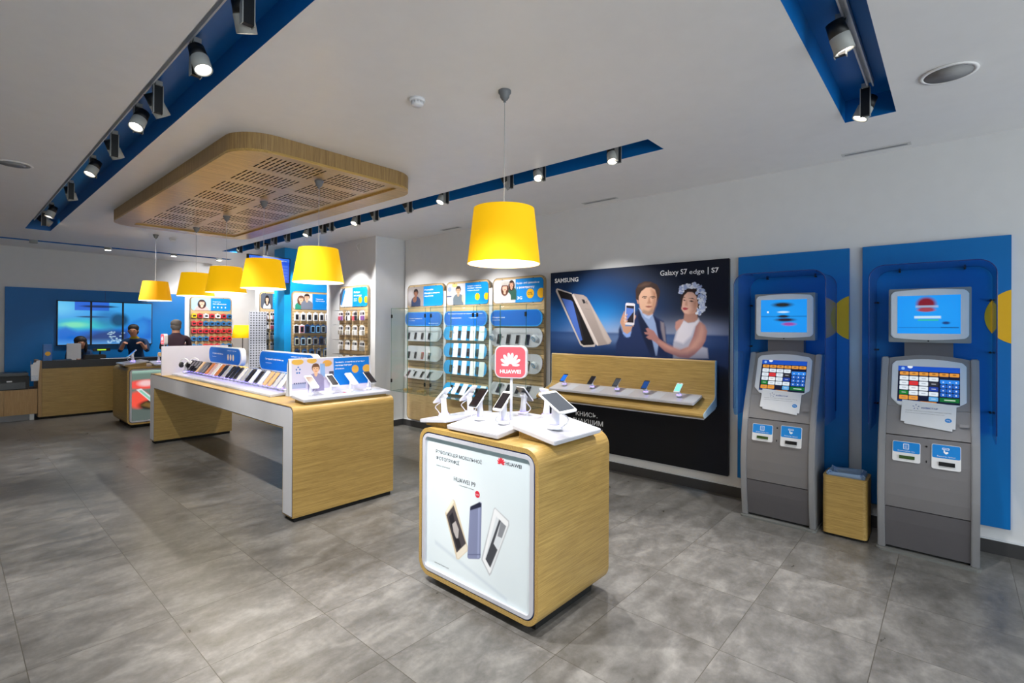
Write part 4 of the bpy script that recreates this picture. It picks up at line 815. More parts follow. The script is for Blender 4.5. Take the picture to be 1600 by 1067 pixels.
# ------------------------------------------------------------------ phone poster on the right wall
def wall_poster():
    t = thing('wall_poster', 'large dark blue poster showing a suited man and a flower-crowned woman', 'poster', (4.66, 2.505, .18)); F = FX(4.64, 3.50, .18); w, h = 1.99, 1.95
    MB().prism(rrect(0, w, 0, h, .004, 1), F, -.035, 0).build('backing_board', mat('poster_board', '#15161b', .5), t)
    A = Art(400, 390, '#0d1529'); A.grad(.55, 1.0, '#0c1222', .5)
    A.glow(.31, .74, .28, .17, '#0b5aa4', 1.); A.glow(.34, .70, .14, .09, '#1c93df', .9); A.glow(.5, .64, .34, .07, '#c9cfe4', .55); A.glow(.9, .66, .16, .05, '#a9b2d4', .6); A.glow(.02, .72, .12, .12, '#1660a8', .7)
    A.poly([(0, .655), (1, .645), (1, 0), (0, 0)], '#1b3c70', .95, .004); A.glow(.5, .62, .3, .03, '#7f9ccc', .5)
    A.mix(np.clip((.60-A.V)/.16, 0, 1), '#14161c'); A.mix(np.clip(np.abs(A.U-.5)*2.2-.75, 0, 1)*np.clip((.65-A.V)*8, 0, 1), '#12213f', .6)
    for c, P, sf in SAM: A.poly(P, c, 1, sf)
    A.mix(np.clip((.585-A.V)/.05, 0, 1)*(A.U > .34)*(A.V > .5), '#1b2f5a', .5)
    rnd = random.Random(3)
    for u, v in SAM_FLOWERS:
        for k in range(7): A.ell(u+rnd.uniform(-.009, .009), v+rnd.uniform(-.009, .009), rnd.uniform(.004, .009), rnd.uniform(.004, .009), rnd.choice(['#c2cbe8', '#dfe4f4', '#9fadd6', '#eef0fa']), 1, .3)
    sh = A.sheet(F, 0, w, 0, h, 'poster_print', print_mat('printed_sheet', .5), t, .001)
    def tx(s, u, v, wd, ht, **k): text(s, F, u*w, v*h, wd*w, ht*h, WTXT, 'lettering', sh, c=.002, **k)
    tx('SAMSUNG', .03, .939, .162, .026, bold=.03); tx('Galaxy S7', .673, .932, .135, .034, bold=.01); tx('edge', .819, .932, .07, .028, bold=.0); tx('|', .905, .932, .004, .034); tx('S7', .922, .938, .033, .024, bold=.02)
    tx('КНИСЬ.', .180, .180, .14, .026, bold=.012); tx('ІНАКШИМ', .162, .139, .192, .027, bold=.012); tx('logy/', .312, .11, .042, .012)
wall_poster()
def phone_shelf():
    t = thing('wall_shelf', 'bent oak wall shelf with a white underside edge mounted over the poster', 'shelf', (4.58, 2.515, .76)); y0, y1 = 1.60, 3.43
    P = [(4.605, 1.21), (4.575, 1.213), (4.566, 1.2), (4.566, .905), (4.558, .88), (4.54, .862), (4.31, .777), (4.292, .765), (4.288, .748), (4.30, .733), (4.318, .727), (4.58, .79), (4.605, .80)]
    F = lambda a, b, c: (a, c, b)
    MB().prism(P, F, y0+.006, y1-.006).build('bent_shelf', OAK_Y, t)
    for a, b in ((y0, y0+.006), (y1-.006, y1)): MB().prism([(p[0]+.004 if p[0] < 4.58 else p[0], p[1]) for p in P], F, a, b).build('end_trim', mat('pale_trim', '#b7cbd6', .3), t)
    MB().prism([(4.605, .80), (4.58, .788), (4.32, .725), (4.32, .715), (4.605, .775)], F, y0+.01, y1-.01).build('underside', WHITE, t)
    MB().box(4.60, 4.638, y0+.3, y1-.3, .8, 1.15).build('wall_bracket', STEEL, t)
    return tray(4.325, 4.545, 1.705, 3.29, '-x', .899, .845, 'long white sloped tray with five phones on the oak wall shelf', [(-.56+.325*k+.0, -.01, .11, .15) for k in range(5)], None)
sht, SF = phone_shelf()
ss = make_stand('phone_stand', '', .055, .72, hi=True)
sp = {k: make_phone('smartphone', '', .058, .118, body=C_[b], back=C_['silver'], face=f, h=.055, k=.72, tilt=50) for k, b, f in (('bluewhite', 'black', SCR_B), ('dark', 'black', SCR), ('darkgrey', 'black', SCR_G), ('bluedark', 'black', mat('deep_blue_screen', '#16386e', .1, emit='#1a4a9a', es=.3)), ('teal', 'white', SCR_T))}
PROTOS += [ss, *sp.values()]
for y, k, l in ((3.16, 'bluewhite', 'leftmost phone on the oak wall shelf, bright blue screen'), (2.81, 'dark', 'dark phone on the oak wall shelf, second from left'), (2.52, 'darkgrey', 'dark grey-screened phone at the middle of the oak wall shelf'), (2.21, 'bluedark', 'deep blue-screened phone on the oak wall shelf, fourth from left'), (1.885, 'teal', 'white phone with pale green screen, rightmost on the oak wall shelf')):
    put(ss, sp[k], 4.445, y, .877, '-x', 'small violet-lit stand holding the '+l.split(',')[0].replace(' on the oak wall shelf', ' of the wall shelf'), l, None, None)
# ------------------------------------------------------------------ payment kiosks, blue panels, acrylic hoods
def kiosk_panel(y0, y1, label, circ):
    t = thing('blue_wall_panel', label, 'wall panel', (4.66, (y0+y1)/2, .185)); F = FX(4.645, y1, .185); w = y1-y0; h = 2.13-.185
    MB().prism([(0, 0), (w, 0), (w, h), (0, h)], F, -.033, 0).build('panel_board', BLUE_DEEP, t, bevel=.002)
    cy, cz, r = circ; P = []
    for i in range(49):
        a = 2*PI*i/48; y = cy+r*math.cos(a); z = cz+r*math.sin(a)
        if y >= y0: P.append((y1-y, z-.185))
    ys_ = math.sqrt(max(0, r*r-(y0-cy)**2)); P = [(y1-(cy+r*math.cos(a)), cz+r*math.sin(a)-.185) for a in [math.atan2(-ys_, y0-cy)+(2*math.atan2(ys_, y0-cy))*i/40*1. for i in range(41)]]
    MB().prism(P, F, .0005, .002).build('yellow_circle', mat('panel_yellow', '#f0b400', .35), t)
kiosk_panel(.612, 1.434, 'tall blue wall panel behind the left payment kiosk', (.555, 1.59, .178)); kiosk_panel(-.282, .528, 'wide tall blue wall panel behind the right payment kiosk', (-.34, 1.59, .187))
def hood(yc, label):
    t = thing('acrylic_hood', label, 'hood', (4.42, yc, 1.93)); w = .634; zt = 1.935; zb = .86; r = .09; th = .004
    F = FX(0, yc+w/2, 0)
    def path(o): 
        P = [(o, zb)]
        P += [(r+(r-o)*math.cos(math.radians(a)), zt-r+(r-o)*math.sin(math.radians(a))) for a in range(180, 89, -10)]
        P += [(w-r+(r-o)*math.cos(math.radians(a)), zt-r+(r-o)*math.sin(math.radians(a))) for a in range(90, -1, -10)]
        P += [(w-o, zb)]; return P
    # side sheets end in a rounded lower front corner
    xa, xb = 4.20, 4.635; mb = MB(); out, inn = path(0), path(th); n = len(out); rows = []
    xs_ = [xa, xb]
    V = []; 
    for (P) in (out, inn):
        for x in xs_:
            for a, z in P: V.append(F(a, z, -x))
    def id(s, x, i): return s*2*n+x*n+i
    fs = []
    for i in range(n-1):
        fs += [(id(0, 0, i), id(0, 1, i), id(0, 1, i+1), id(0, 0, i+1)), (id(1, 0, i), id(1, 0, i+1), id(1, 1, i+1), id(1, 1, i)), (id(0, 0, i), id(0, 0, i+1), id(1, 0, i+1), id(1, 0, i)), (id(0, 1, i), id(1, 1, i), id(1, 1, i+1), id(0, 1, i+1))]
    fs += [(id(0, 0, 0), id(1, 0, 0), id(1, 1, 0), id(0, 1, 0)), (id(0, 0, n-1), id(0, 1, n-1), id(1, 1, n-1), id(1, 0, n-1))]
    mb.add(V, fs)
    # rounded tongues below both sides
    for a0 in (0, w-th):
        G = lambda a, b, c, a0=a0: F(a0+c, b, -a)
        P = [(4.26+.06*math.cos(math.radians(q)), zb+.06*math.sin(math.radians(q))) for q in range(180, 271, 15)]
        mb.prism([(xa, zb)]+P+[(xb, zb-.06), (xb, zb)], G, 0, th)
    mb.build('bent_sheet', BACRYL, t)
    em = mat('acrylic_edge', '#0a2f7a', .2)
    MB().tube([F(a, z, -xa) for a, z in out], .0028, 6).build('front_edge', em, t); MB().tube([F(a, z, -xb+.002) for a, z in out], .0028, 6).build('rear_edge', em, t)
    for (a, z) in ((.14, zt), (w-.14, zt), (0, 1.7), (w, 1.7), (0, 1.35), (w, 1.35), (0, .95), (w, .95)):
        a2 = a+.012 if a == 0 else (a-.012 if a == w else a); z2 = z-.012 if z == zt else z
        MB().cyl(F(a2, z2, -4.644), F(a2, z2, -4.605), .007, n=12).build('standoff', BLACK, t)
hood(1.012, 'blue transparent acrylic hood arching over the left payment kiosk'); hood(.123, 'blue transparent acrylic hood arching over the right payment kiosk')
def kiosk(yc, n, screen_art, top_art, extra):
    t = thing('payment_kiosk', '%s grey payment kiosk with touch screen and curved sides' % n, 'payment kiosk', (4.4, yc, 0)); w = .516; y0, y1 = yc-w/2, yc+w/2
    prof = [(4.27, .012), (4.235, .2), (4.215, .42), (4.225, .6), (4.26, .78), (4.32, .93), (4.40, 1.10), (4.48, 1.305)]
    def interp(z):
        for (xa, za), (xb, zb) in zip(prof, prof[1:]):
            if z <= zb: return xa+(xb-xa)*(z-za)/(zb-za)
        return prof[-1][0]
    zs = [.012+i*(1.293/22) for i in range(23)]
    side = [(interp(z), z) for z in zs]
    # smooth once
    side = [side[0]]+[((side[i-1][0]+2*side[i][0]+side[i+1][0])/4, side[i][1]) for i in range(1, 22)]+[side[-1]]
    for ya in (y0, y1-.042):
        P = side+[(4.60, 1.305), (4.60, .012)]
        MB().prism(P, lambda a, b, c: (a, c, b), ya, ya+.042).build('side_cheek', mat('cheek_silver', '#9c9da1', .32, metal=.35), t, bevel=.006)
    I = lambda z, d=.012: interp(z)+d
    iy0, iy1 = y0+.043, y1-.043
    def plate(za, zb, name, m, d=.014, y_a=iy0, y_b=iy1, seg=6):
        mb = MB(); zz = [za+(zb-za)*i/seg for i in range(seg+1)]
        P = [(I(z, d), z) for z in zz]+[(4.58, zb), (4.58, za)]
        mb.prism(P, lambda a, b, c: (a, c, b), y_a, y_b); return mb.build(name, m, t)
    plate(.03, .305, 'lower_door', GREYD); plate(.311, .785, 'middle_door', mat('kiosk_mid_grey', '#838184', .36, metal=.3)); plate(.791, .97, 'lower_fascia', GREYM)
    # arched top housing
    xt, xb_ = I(1.30), I(.97); O = Vector((xb_, y1, .971)); Vv = Vector((xt-xb_, 0, .329)).normalized(); F = frame(O, (0, -1, 0), Vv); L = (Vector((xt, y1, 1.30))-O).length
    arch = [(.043, 0), (w-.043, 0), (w-.043, L)]+[(w-.043-(w-.086)*i/12, L+.03*math.sin(PI*i/12)) for i in range(1, 12)]+[(.043, L)]
    MB().prism(arch, F, -.07, 0).build('upper_housing', GREYM, t, bevel=.003)
    a0, a1 = .062, w-.062
    bez = [(a0, .06), (a0+.04, .015), (a0+.09, -.0), (a0+.09, -.055), (a0+.12, -.075), (a1-.14, -.075), (a1-.11, -.055), (a1-.11, .0), (a1-.04, .03), (a1, .06), (a1, L-.05), (a1-.02, L-.025)]+[(a1-.02-(a1-a0-.04)*i/10, L-.025+.02*math.sin(PI*i/10)) for i in range(1, 10)]+[(a0+.02, L-.025), (a0, L-.05)]
    MB().prism(bez, F, -.004, .008).build('screen_bezel', GREYL, t, bevel=.003)
    sa0, sa1, sb0, sb1 = .098, w-.094, .038, L-.062
    screen_art.sheet(F, sa0, sa1, sb0, sb1, 'touch_screen', print_mat('lit_screen', .15, .62), t, .0092)
    # two sheets of paper taped below the screen
    n1 = MB().prism([(.12, -.10), (.40, -.125), (.405, .035), (.125, .05)], F, .009, .0098).build('notice_sheet', mat('paper', '#e6e7ea', .7), t)
    MB().prism([(.14, -.115), (.385, -.14), (.387, -.09), (.14, -.09)], F, .0082, .0088).build('notice_sheet', mat('paper', '#e6e7ea', .7), t)
    star(MB(), F, .20, .005, .02, .0099, .0104).build('emblem', mat('star_blue', '#2b4f9a', .5), n1)
    text('КИЇВСТАР', F, .228, -.004, .085, .013, mat('star_blue', '#2b4f9a', .5), 'lettering', n1, c=.0102, bold=.03); text('Шановні користувачі платіжного терміналу Київстар', F, .145, -.025, .235, .006, DTXT, 'lettering', n1, c=.0102); text('Комісія за поповнення рахунку відсутня', F, .145, -.04, .2, .005, DTXT, 'lettering', n1, c=.0102)
    MB().prism([(.365+.017*math.cos(q), -.07+.014*math.sin(q)) for q in [2*PI*i/24 for i in range(24)]], F, .0099, .0104).build('badge', BLUE_SIGN, n1); text('0%', F, .365, -.074, .018, .008, WTXT, 'lettering', n1, c=.0106, align='C')
    MB().prism(rrect(.42, .465, -.085, -.065, .003, 2), frame((I(.93), y1, .955), (0, -1, 0), (I(.95)-I(.93), 0, .02)), .0003, .0015).build('slot_plate', GREYM, t)
    # receipt and cash slots
    for (ya, yb, za, zb, sl, cap) in ((.311, .164, .621, .752, 'green', 'Отримайте чек'), (.108, -.035, .605, .762, 'black', 'Внесіть гроші')):
        yy0, yy1 = yc-.134+yb, yc-.134+ya; zm = (za+zb)/2; G = frame((I(za), yy1, za), (0, -1, 0), (I(zb)-I(za), 0, zb-za)); ww = ya-yb; hh = zb-za
        sp_ = MB().prism(rrect(0, ww, 0, hh, .01, 3), G, .0, .006).build('slot_frame', GREYL, t)
        MB().prism(rrect(.003, ww-.003, hh*.45, hh-.003, .008, 3), G, .006, .0068).build('label_plate', BLUE_SIGN, sp_)
        MB().fbox(G, ww*.25, ww*.8, hh*.14, hh*.30, .006, .012 if sl == 'green' else .016).build('slot_mouth', mat('slot_'+sl, '#33501c' if sl == 'green' else '#111216', .3), sp_)
        text(cap, G, ww*.5, hh*.49, ww*.62, .010, WTXT, 'lettering', sp_, c=.0072, align='C')
        ic = MB(); cx, cz = ww*.5, hh*.76
        if sl == 'green': ic.ring(rrect(cx-.016, cx+.014, cz-.018, cz+.018, .003, 2), rrect(cx-.013, cx+.011, cz-.015, cz+.015, .002, 2), G, .0068, .0074)
        else: ic.ring(rrect(cx-.02, cx+.016, cz+.006, cz+.018, .003, 2), rrect(cx-.017, cx+.013, cz+.009, cz+.015, .002, 2), G, .0068, .0074)
        for q in range(3): 
            if sl == 'green': ic.fbox(G, cx-.009, cx+.007, cz-.01+q*.009, cz-.008+q*.009, .0068, .0074)
        if sl != 'green': ic.prism([(cx-.012, cz+.005), (cx-.006, cz+.002), (cx-.004, cz-.008), (cx+.008, cz-.004), (cx+.012, cz-.012), (cx+.0, cz-.022), (cx-.012, cz-.012)], G, .0068, .0074)
        ic.build('pictogram', WTXT, sp_)
    MB().cyl((I(.735)-.003, yc+.0, .735), (I(.735), yc, .735), .006, n=14).build('camera_dot', BLACK, t); MB().prism(rrect(-.003, .003, -.008, .008, .0028, 3), FX(I(.64), yc, .64), 0, .002).build('key_hole', BLACK, t)
    # base plate, neck and customer display
    MB().prism(rrect(4.235, 4.6, y0-.008, y1+.008, .03, 5), lambda a, b, c: (a, b, c), 0, .013).build('base_plate', mat('base_grey', '#6f716f', .5), t)
    MB().box(4.50, 4.58, yc-.13, yc+.13, 1.28, 1.44).build('neck', GREYD, t)
    G = FX(4.44, yc+.215, 1.412); W_, H_ = .434, .372
    MB().prism(rrect(0, W_, 0, H_, .004, 1), G, -.09, 0).build('display_housing', mat('housing_grey', '#8f9292', .4, metal=.2), t, bevel=.002)
    bz = [(.012, .05), (.03, .03)]+[(.03+(W_-.06)*i/10, .03-.012*math.sin(PI*i/10)) for i in range(1, 10)]+[(W_-.03, .03), (W_-.012, .05), (W_-.012, H_-.04), (W_-.03, H_-.018)]+[(W_-.03-(W_-.06)*i/10, H_-.018+.012*math.sin(PI*i/10)) for i in range(1, 10)]+[(.03, H_-.018), (.012, H_-.04)]
    MB().prism(bz, G, 0, .014).build('display_bezel', GREYL, t, bevel=.004)
    top_art.sheet(G, .05, W_-.053, .062, .322, 'display_screen', print_mat('lit_screen', .15, .62), t, .0155)
    MB().cyl(G(W_/2, .012, 0), G(W_/2, .012, .003), .005, n=12).build('camera_dot', BLACK, t)
    return t
def touch_art():
    A = Art(132, 100, '#0c1430'); A.rect(0, 1, .86, 1, '#1550c0'); A.grad(.86, 1, '#0d3fa6', .3); A.rect(0, .45, 0, .04, '#20408a'); A.rect(.38, .64, 0, .04, '#c8803c'); A.rect(.02, .98, .0, .012, '#0c1430')
    A.ell(.08, .93, .03, .04, '#8fb8ee'); A.ell(.2, .985, .045, .05, '#e6edf8', soft=.1)
    for i in range(6): A.poly(rr2(.03+i*.162, .03+i*.162+.148, .745, .84), '#e0963c'); A.ell(.104+i*.162, .80, .03, .025, '#5a3a18', .6)
    cols = [['#dfe9f2']*4, ['#dfe9f2', '#dc3030', '#dfe9f2', '#2b2c34'], ['#dfe9f2', '#eff2f4', '#dfe9f2', '#2040a0'], ['#157a2c', '#dfe9f2', '#dfe9f2', '#dfe9f2'], ['#e0963c', '#e0963c', None, '#60a8e0']]
    for r, row in enumerate(cols):
        for i, c in enumerate(row):
            if c: 
                u = .03+i*.162; v = .60-r*.135; A.poly(rr2(u, u+.148, v, v+.115), c); A.rect(u+.04, u+.11, v+.05, v+.07, '#3c4a66' if c.startswith('#d') or c.startswith('#e') else '#e8eef8', .55)
    A.rect(.69, .99, .56, .66, '#2a7fe0')
    for r in range(4):
        for i in range(3): A.poly(rr2(.695+i*.1, .695+i*.1+.093, .20+r*.115, .30+r*.115), '#2264c4' if r < 3 else '#2f86e8'); A.ell(.742+i*.1, .25+r*.115, .012, .02, '#e8f0fc', .9)
    A.rect(.69, .99, .06, .17, '#0f6a30'); A.rect(.76, .93, .1, .13, '#d4ecd8', .7)
    return A
def rr2(u0, u1, v0, v1, k=.012): return [(u0+k, v0), (u1-k, v0), (u1, v0+k), (u1, v1-k), (u1-k, v1), (u0+k, v1), (u0, v1-k), (u0, v0+k)]
def top_art(v):
    A = Art(72, 54, '#1890f0'); A.glow(.5, .5, .6, .6, '#22a0f4', .6)
    if v == 0:
        A.ell(.48, .84, .2, .07, '#222628', soft=.8); A.ell(.5, .62, .12, .03, '#bfe0fa', soft=.6); A.rect(0, 1, .475, .49, '#123a70'); A.ell(.5, .485, .12, .04, '#1c1c24', soft=.7); A.ell(.54, .38, .2, .05, '#2a1c2c', soft=.8); A.ell(.62, .25, .14, .05, '#a04aa0', soft=.8); A.ell(.16, .62, .02, .03, '#e8f4fc')
    else:
        A.ell(.47, .78, .15, .17, '#7c1a2c', soft=.5); A.rect(.3, .66, .68, .74, '#9fb8dc', .75); A.ell(.47, .62, .14, .05, '#a04050', soft=.5); A.rect(.28, .70, .40, .46, '#d4ecf4', .85); A.rect(.34, .66, .34, .37, '#38c86a', .9); A.ell(.78, .28, .06, .035, '#1a3c78', soft=.6); A.rect(.02, .98, .15, .165, '#1458a8', .6); A.rect(.7, .97, .15, .17, '#0c2a58', .8)
    return A
k1 = kiosk(1.022, 'left', touch_art(), top_art(0), None); k2 = kiosk(.134, 'right', touch_art(), top_art(1), None)
def waste_bin():
    x0, x1, y0, y1, h = 4.27, 4.52, .452, .722, .437
    t = thing('waste_bin', 'oak veneer waste bin with a blue bag between the two kiosks', 'waste bin', ((x0+x1)/2, (y0+y1)/2, 0)); I = lambda a, b, c: (a, b, c)
    MB().ring(rrect(x0, x1, y0, y1, .028, 6), rrect(x0+.018, x1-.018, y0+.018, y1-.018, .014, 6), I, .02, h).prism(rrect(x0+.016, x1-.016, y0+.016, y1-.016, .014, 6), I, .02, .04).build('bin_body', OAK_Y, t)
    MB().prism(rrect(x0+.02, x1-.02, y0+.02, y1-.02, .02, 4), I, 0, .022).build('plinth', DARK, t)
    rnd = random.Random(5); a, b = rrect(x0+.02, x1-.02, y0+.02, y1-.02, .02, 8), []
    V = []; n = len(a); fs = []
    rings = [(1.0, .36, .004), (.985, .42, .006), (.99, .446, .008), (.93, .462, .01), (.8, .452, .014), (.5, .41, .012), (.15, .39, .01)]
    cx, cy = (x0+x1)/2, (y0+y1)/2
    for k, z, j in rings:
        for p in a: V.append((cx+(p[0]-cx)*k+rnd.uniform(-j, j), cy+(p[1]-cy)*k+rnd.uniform(-j, j), z+rnd.uniform(-j, j)))
    for r in range(len(rings)-1):
        for i in range(n): fs.append((r*n+i, r*n+(i+1) % n, (r+1)*n+(i+1) % n, (r+1)*n+i))
    MB().add(V, fs, 0, False).build('bin_bag', BAGM, t)
waste_bin()
# ------------------------------------------------------------------ slatted display walls
def slat_panel(F, w, z0, z1, label, depth=.03, group=None, grain=None, rnd=.07, slats=True, zs=None):
    """oak board with rounded corners and horizontal slot grooves; F maps (across, height, out)"""
    o = F(w/2, z0, 0); t = thing('slatted_panel', label, 'display panel', o, 0, group)
    MB().prism(rrect(0, w, z0, z1, rnd, 8), F, -depth, 0).build('oak_board', grain or OAK_PALE, t)
    em = mat('panel_edge', '#8d7a5c', .4)
    MB().ring(rrect(-.002, w+.002, z0-.002, z1+.002, rnd, 8), rrect(.006, w-.006, z0+.006, z1-.006, rnd-.008, 8), F, -depth, .003).build('rounded_edge', em, t)
    if slats:
        m = MB(); z = zs[0]
        while z < zs[1]: m.fbox(F, .008, w-.008, z, z+.006, .0002, .0012); z += .052
        m.build('groove_lines', mat('groove_dark', '#6b5433', .7), t)
    return t
def banner(F, w, z0, z1, parent_label, art, lines, cat='sign', extra=None):
    t = thing('photo_banner', parent_label, 'sign', F(w/2, z0, .006))
    MB().prism(rrect(.012, w-.014, z0, z1, .05, 8), F, .003, .006).build('sign_board', mat('banner_back', '#2b3a4c', .4), t)
    sh = art.sheet(F, .014, w-.016, z0+.002, z1-.002, 'banner_print', print_mat('printed_sheet', .5), t, .0066, clip=.05)
    for s, a, b, ww, hh in lines: text(s, F, a, b, ww, hh, WTXT, 'lettering', sh, c=.0074, bold=.02)
    for a in (.2*w, .8*w):
        for z in (z0, z1): MB().cyl(F(a, z, .003), F(a, z, .012), .005, n=10).build('clip', BLACK, t)
    if extra: extra(F, sh)
    return t
def photo_art(kind, split=.46):
    A = Art(84, 34, '#9fa4ac'); A.rect(split, 1, 0, 1, '#0c88dc'); a = 2.4
    if kind == 'man_phone': A.rect(0, split, 0, 1, '#a39a98'); A.ell(.08, .5, .1, .3, '#d0ccd0', .7, .6); portrait(A, .24, .68, .34, '#2a2020', '#9a6a54', '#3c4a6c', asp=a); A.ell(.2, .35, .06, .14, '#9a6a54', .9)
    elif kind == 'salesman': A.rect(0, split, 0, 1, '#c4c6d0'); A.ell(.07, .75, .05, .12, '#3a6ab0', .5); A.ell(.2, .93, .07, .1, '#e8c050', .8); portrait(A, .29, .68, .33, '#3a2a22', '#d8a888', '#6f7c86', asp=a); A.rect(.0, .12, .38, .44, '#2a3c68'); A.ell(.42, .3, .04, .2, '#e6cfa8', .8)
    elif kind == 'two_women': A.rect(0, split, 0, 1, '#d9dcdf'); portrait(A, .38, .8, .26, '#3a2420', '#d09a80', '#2f5a4c', True, asp=a); portrait(A, .24, .66, .32, '#5a3428', '#e0b098', '#d8d6d4', True, asp=a); A.ell(.24, .86, .1, .1, '#b8b4ae', .9); A.poly([(0, .1), (.1, .55), (.2, .2), (.1, 0), (0, 0)], '#eceef0')
    elif kind == 'woman': A.rect(0, split, 0, 1, '#a8c8e4'); portrait(A, .26, .6, .42, '#3a2422', '#e8b8a0', '#e2b4b0', True, asp=a)
    elif kind == 'couple': A.rect(0, split, 0, 1, '#dcdad6'); portrait(A, .19, .64, .36, '#6a4230', '#e6b898', '#2c8a72', True, asp=a); portrait(A, .33, .76, .36, '#2c1f1a', '#dcae90', '#7a8090', asp=a)
    elif kind == 'dark_woman': A.rect(0, split, 0, 1, '#4a4f5a'); portrait(A, .26, .62, .4, '#1c1818', '#d8a890', '#c8ccd4', True, asp=a)
    elif kind == 'box': A.rect(0, split, 0, 1, '#d8dde4'); A.poly([(.1, 1), (.2, 1), (.02, .1), (0, .1), (0, .7)], '#4a5468'); A.poly([(.14, .9), (.22, .9), (.08, .1), (.03, .1)], '#2a86cc'); A.poly([(.22, .9), (.42, .95), (.42, .1), (.24, .05)], '#eceef2')
    A.rect(split, 1, 0, .1, '#2a96e4', .5); return A
def yellow_dots(w, zc, r, pct='0%'):
    def f(F, sh):
        m = MB()
        for cx, rr in ((w*.745, r), (w*.945, r)):
            P = [(min(cx+rr*math.cos(q), w-.018), zc+rr*math.sin(q)) for q in [2*PI*i/28 for i in range(28)]]; m.prism(P, F, .0072, .0078)
        m.build('yellow_dots', YELLOW, sh)
        if pct: text(pct, F, w*.745, zc-r*.35, r*1.3, r*.7, mat('olive_lettering', '#8a6a10', .5), 'lettering', sh, c=.0084, align='C', bold=.02)
    return f
phones_w = {}
def wall_phone(F, a, z, col, label, grp, h=.095, wd=.042, tilt=.25):
    t = thing('smartphone', label, 'phone', F(a, z, 0), 0, grp); G = frame(F(a, z, .003), Vector(F(1, 0, 0))-Vector(F(0, 0, 0)), Vector(F(0, 1, 0))-Vector(F(0, 0, 0)))
    MB().prism(rrect(-wd/2, wd/2, 0, h, .006, 3), G, 0, .008).build('body', C_[col], t)
    MB().prism(rrect(-wd/2+.003, wd/2-.003, .01, h-.01, .001, 1), G, .008, .0086).build('screen', SCR if col not in ('red', 'gold') else mat('bronze_screen', '#7a6254', .15), t)
def pill_tray(F, w, zc, h, tilt, label, stripes=False, group=None):
    """rounded tray leaning out from the wall; returns its own surface frame"""
    o = Vector(F(0, zc-h/2, .03)); u = (Vector(F(1, 0, 0))-Vector(F(0, 0, 0))).normalized(); nrm = (Vector(F(0, 0, 1))-Vector(F(0, 0, 0))).normalized()
    v = Vector((0, 0, math.cos(tilt)))-nrm*math.sin(tilt); v.normalize(); G = frame(o+nrm*(.02+.04*math.sin(tilt)*2), u, v)
    t = thing('pill_tray', label, 'display tray', F(w/2, zc-h/2, .03), 0, group)
    MB().prism(rrect(.0, w, 0, h, h*.46, 10), G, -.008, 0).build('tray_board', mat('tray_cyan', '#23a0e2', .25) if stripes else WHITE, t)
    if stripes:
        for k in range(4):
            a = w*(.235+.2*k); MB().prism([(a-.0, .0), (a+w*.115, 0), (a+w*.115, h), (a, h)], G, .0002, .001).build('white_stripe', WTXT, t)
    for a in (.25*w, .75*w): MB().fbox(F, a-.01, a+.01, zc-.005, zc+.005, .0, .05).build('bracket', STEEL, t)
    return G
cols4 = ['first', 'second', 'third', 'fourth']; rowsn = ['top', 'second', 'third', 'bottom']
